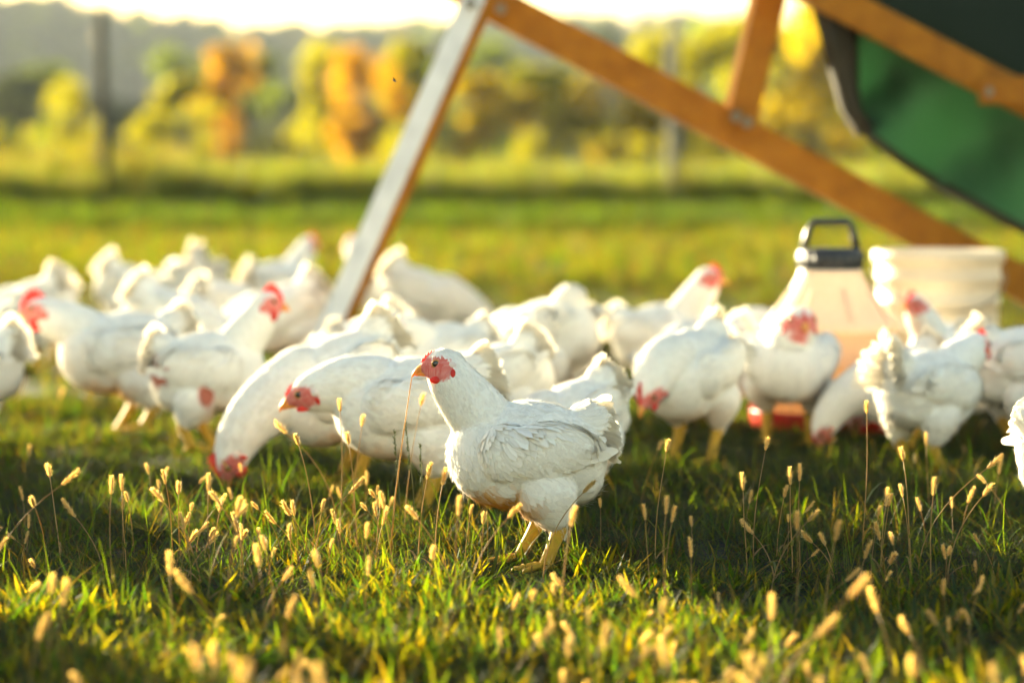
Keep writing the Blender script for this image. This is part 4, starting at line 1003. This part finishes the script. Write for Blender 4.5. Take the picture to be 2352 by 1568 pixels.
def foxtail(head_px, head_py, kind, rz, label=None, s=1.0, Y=None, group='ripe foxtail grass stems in the turf'):
    """put a foxtail so that its seed head shows at that pixel; the stem always stands on the ground"""
    st_, hd_, c = FOX[kind]; hx = c.x * s; hz_ = c.z * s
    if Y is None: Y = (CAM_H - hz_) * FPX / (head_py - 380.0)
    hp = at(head_px, head_py, Y); off = Vector((math.cos(rz) * hx, math.sin(rz) * hx, 0))
    b = Vector((hp.x - off.x, hp.y - off.y, 0)); b.z = float(gz(b.x, b.y)) - 0.004
    o = bpy.data.objects.new('foxtail_grass', st_); COL.objects.link(o); o.location = b; o.rotation_euler = (0, 0, rz); o.scale = (s, s, s); o['kind'] = 'thing'
    h = bpy.data.objects.new('seed_head', hd_); COL.objects.link(h); h.parent = o
    if not label:
        ln = off.x / max(hz_, 0.01)
        lean = 'leaning left' if ln < -0.12 else ('leaning right' if ln > 0.12 else 'standing upright')
        size = 'short' if hz_ < 0.09 else ('tall' if hz_ > 0.16 else 'middling')
        col = ['at the far left', 'below the pecking hen', 'left of the middle hen', 'below the middle hen', 'right of the middle hen', 'below the waterer', 'below the hen with sunlit tail', 'at the far right'][min(7, max(0, int(head_px / 294)))]
        row = 'along the bottom edge' if head_py > 1480 else ('in the blurred foreground' if head_py > 1350 else ('in the sharp grass' if head_py > 1110 else 'in the grass among the hens'))
        label = f'{size} foxtail {lean} {row} {col}'
    tag(o, label, 'foxtail', group)
    return o
NAMED_FOX = [
    (783, 925, 8, 1.6, 'tall foxtail with pale head just right of the lowered hen\'s face'),
    (830, 965, 6, 1.2, 'bristly foxtail in front of the lowered hen\'s breast'),
    (797, 1002, 6, 2.2, 'foxtail close beside the tall one before the lowered hen'),
    (970, 918, 8, 0.3, 'pale foxtail beside the chest of the sharp middle hen'),
    (645, 980, 7, 2.6, 'foxtail slanting left in front of the pecking hen\'s shoulder'),
    (682, 1003, 6, 2.9, 'thin foxtail leaning left in front of the pecking hen\'s neck'),
    (985, 1078, 4, 0.2, 'foxtail under the breast of the sharp middle hen, left of the pair'),
    (1020, 1090, 4, 0.5, 'foxtail touching the breast of the sharp middle hen'),
    (1055, 1160, 4, 1.2, 'upright foxtail below the belly of the sharp middle hen'),
    (1352, 1112, 5, 0.1, 'foxtail at the rear fluff of the sharp middle hen'),
    (1316, 1178, 4, 0.4, 'foxtail beside the legs of the sharp middle hen on the right'),
    (1180, 1170, 5, 0.3, 'foxtail leaning across the thigh of the sharp middle hen'),
    (1530, 1020, 6, 1.0, 'small lone foxtail under the round hen with bowed head'),
    (1758, 1015, 6, 0.9, 'foxtail in front of the red tray of the waterer'),
    (1993, 930, 8, 1.3, 'tallest foxtail before the hen with the sunlit tail'),
    (2070, 1035, 6, 2.0, 'foxtail under the hen with the sunlit tail'),
    (2286, 1055, 7, 0.15, 'long foxtail slanting right towards the hen at the right edge'),
    (2146, 1108, 4, 1.1, 'upright foxtail in the right quarter of the grass'),
    (2268, 1118, 5, 0.4, 'foxtail leaning right below the slanting long one'),
    (1707, 1095, 4, 1.8, 'plump foxtail standing alone right of the middle hen'),
    (1816, 1085, 4, 1.6, 'left one of two foxtails side by side right of the middle'),
    (1838, 1078, 4, 1.4, 'right one of two foxtails side by side right of the middle'),
    (110, 1075, 5, 2.0, 'tall foxtail near the left edge above the shadow'),
    (163, 1102, 7, 0.3, 'foxtail leaning right near the left edge of the picture'),
    (160, 1168, 3, 2.6, 'bowed foxtail near the left edge of the picture'),
    (257, 1115, 4, 1.5, 'small upright foxtail in the left shadow'),
    (362, 1135, 5, 2.8, 'foxtail leaning left in the dark grass left of the pecking hen'),
    (495, 1145, 5, 2.6, 'foxtail just below the pecking hen\'s head'),
    (480, 1105, 4, 1.6, 'foxtail left of the pecking hen\'s head'),
    (1972, 1320, 7, 0.5, 'blurred leaning foxtail low on the right side'),
    (2010, 1365, 3, 1.8, 'blurred foxtail drooping in the shadow at lower right'),
    (1776, 1375, 3, 1.4, 'blurred upright foxtail in the shadow at lower right'),
    (152, 1368, 3, 1.5, 'blurred upright foxtail near the lower left'),
    (122, 1345, 2, 1.2, 'blurred foxtail left of the upright one at lower left'),
    (393, 1298, 3, 1.7, 'foxtail at the border of light and shade on the left'),
    (424, 1340, 3, 2.7, 'blurred foxtail leaning left below the border of light'),
]
for (px, py, k, rz, lab) in NAMED_FOX: foxtail(px, py, k, rz, lab, group=None)
rf = random.Random(5); cnt = 0
CL = [(rf.uniform(0, 2352), rf.uniform(1080, 1580)) for _ in range(26)]
while cnt < 190:
    zone = rf.random()
    if zone < 0.36:   # foreground, thick across the middle
        py = rf.uniform(1290, 1600); px = rf.gauss(1250, 560)
        if rf.random() < 0.25: px = rf.uniform(-20, 2370)
    elif zone < 0.85: py = rf.uniform(1110, 1300); px = rf.choice([rf.gauss(650, 260), rf.uniform(0, 2352), rf.gauss(2050, 180)])
    else: py = rf.uniform(985, 1110); px = rf.uniform(0, 2352)
    if rf.random() < 0.6:
        cx_, cy2 = rf.choice(CL); px = rf.gauss(cx_, 75); py = rf.gauss(cy2, 32)
    if not -30 < px < 2380 or not 985 < py < 1610: continue
    if py > 1330 and px < 160 and rf.random() < 0.7: continue
    if 1120 < px < 1340 and 1165 < py < 1345: continue
    k = rf.choice([0, 1, 0, 1, 2, 3, 9, 9, 4] if py > 1200 else [2, 3, 4, 5, 0])
    foxtail(px, py, k, rf.uniform(0, 6.28), s=rf.uniform(0.58, 1.02)); cnt += 1
# thinner foxtails nobody could pick out one by one
fsrc = []
for i in (0, 1, 2, 9):
    st_, hd_, c = FOX[i]; bmj = bmesh.new(); bmj.from_mesh(st_); bmj.from_mesh(hd_); mj = bpy.data.meshes.new('fox_join'); bmj.to_mesh(mj); bmj.free(); mj.materials.append(M_SEED)
    o = bpy.data.objects.new('foxtail_source', mj); HIDDEN.objects.link(o); fsrc.append(o)
pf, rr_ = field_points(2.7, 4.4, 9, seed=77, clump=0.5); pb, rr2 = field_points(4.6, 9.5, 7, seed=78, clump=0.5)
pf = np.concatenate([pf, pb]); n = len(pf)
scatter('foxtail_patch', pf, rr_.uniform(0, 6.28, n), rr_.normal(0, 0.15, n), rr_.uniform(0.6, 1.0, n), fsrc, ('blurred small foxtails mixed through the turf', 'foxtail'), 12)

# stalk that reaches up to the beak of the middle hen
tp = at(946, 864, 4.45); bt = on_ground(893, 4.50)
mb = MB(); mb.tube([Vector((0, 0, -0.004)), (tp - bt) * 0.35 + Vector((-0.004, 0, 0)), (tp - bt) * 0.7 + Vector((-0.003, 0, 0)), tp - bt], [0.0016, 0.0015, 0.0013, 0.0010], 6, c=(0.36, 0.24, 0.09))
o = mb.build('dry_stalk', M_STEM, tint=True); o.location = bt
tag(o, 'bare dry stalk rising to the beak of the sharp middle hen', 'grass stalk')
# dark green seedy stems left of the middle hen
for k, (px, py, bx, lab) in enumerate([(905, 985, 918, 'dark green seedy stem left of the middle hen\'s breast'), (930, 960, 955, 'dark leaning stem between stalk and middle hen'), (965, 1020, 968, 'short dark stem touching the grass beside the middle hen')]):
    tp = at(px, py, 4.6); bt = on_ground(bx, 4.62); mb = MB(); L = tp - bt
    mb.tube([Vector((0, 0, -0.004)), L * 0.5 + Vector((0.004, 0, 0)), L], [0.0014, 0.0012, 0.0009], 5, c=(0.10, 0.11, 0.04))
    rs = random.Random(k)
    for j in range(40):
        t = rs.uniform(0.6, 1); p = L * t; d = Vector((rs.uniform(-1, 1), rs.uniform(-1, 1), rs.uniform(0.6, 1.6))).normalized(); mb.tube([p, p + d * 0.007], [0.0012, 0.0003], 4, c=(0.10, 0.13, 0.04))
    o = mb.build('weed_stem', M_STEM, tint=True); o.location = bt; tag(o, lab, 'weed')
# fly in the air
fp = at(906, 186, 4.5); mb = MB(); mb.ellipsoid((0, 0, 0), (0.0045, 0.0018, 0.0018)); fl_ = mb.build('fly', M_BLACK); fl_.location = fp; fl_.rotation_euler = (0.3, 0.5, 0.4)
tag(fl_, 'tiny dark fly in mid air before the orange tree', 'fly')
for sd in (-1, 1):
    mesh_obj('fly_wing', [(0.001, sd * 0.001, 0.0012), (-0.002, sd * 0.007, 0.004), (-0.005, sd * 0.006, 0.0035), (-0.003, sd * 0.001, 0.0015)], [(0, 1, 2, 3)], M_SEED, fl_)

# ------------------------------------------------------------------ the evening haze: closed box round the whole place, sky outside
def air(name, lo, hi, dens):
    m, nt, nd, lk, out = newmat(name)
    pv = N(nd, 'ShaderNodeVolumePrincipled'); pv.inputs['Density'].default_value = dens; pv.inputs['Anisotropy'].default_value = 0.1
    pv.inputs['Color'].default_value = (0.80, 0.90, 1.0, 1)
    lk.new(pv.outputs[0], out.inputs['Volume'])
    (x0, y0, z0), (x1, y1, z1) = lo, hi
    V = [(x, y, z) for z in (z0, z1) for y in (y0, y1) for x in (x0, x1)]
    o = mesh_obj(name, V, [(0, 2, 3, 1), (4, 5, 7, 6), (0, 1, 5, 4), (2, 6, 7, 3), (0, 4, 6, 2), (1, 3, 7, 5)], m)
    return tag(o, 'thin golden evening haze over the pasture', 'haze', kind='stuff')
air('haze', (-2600, -60, -25), (2600, 3100, 60), 0.00018)
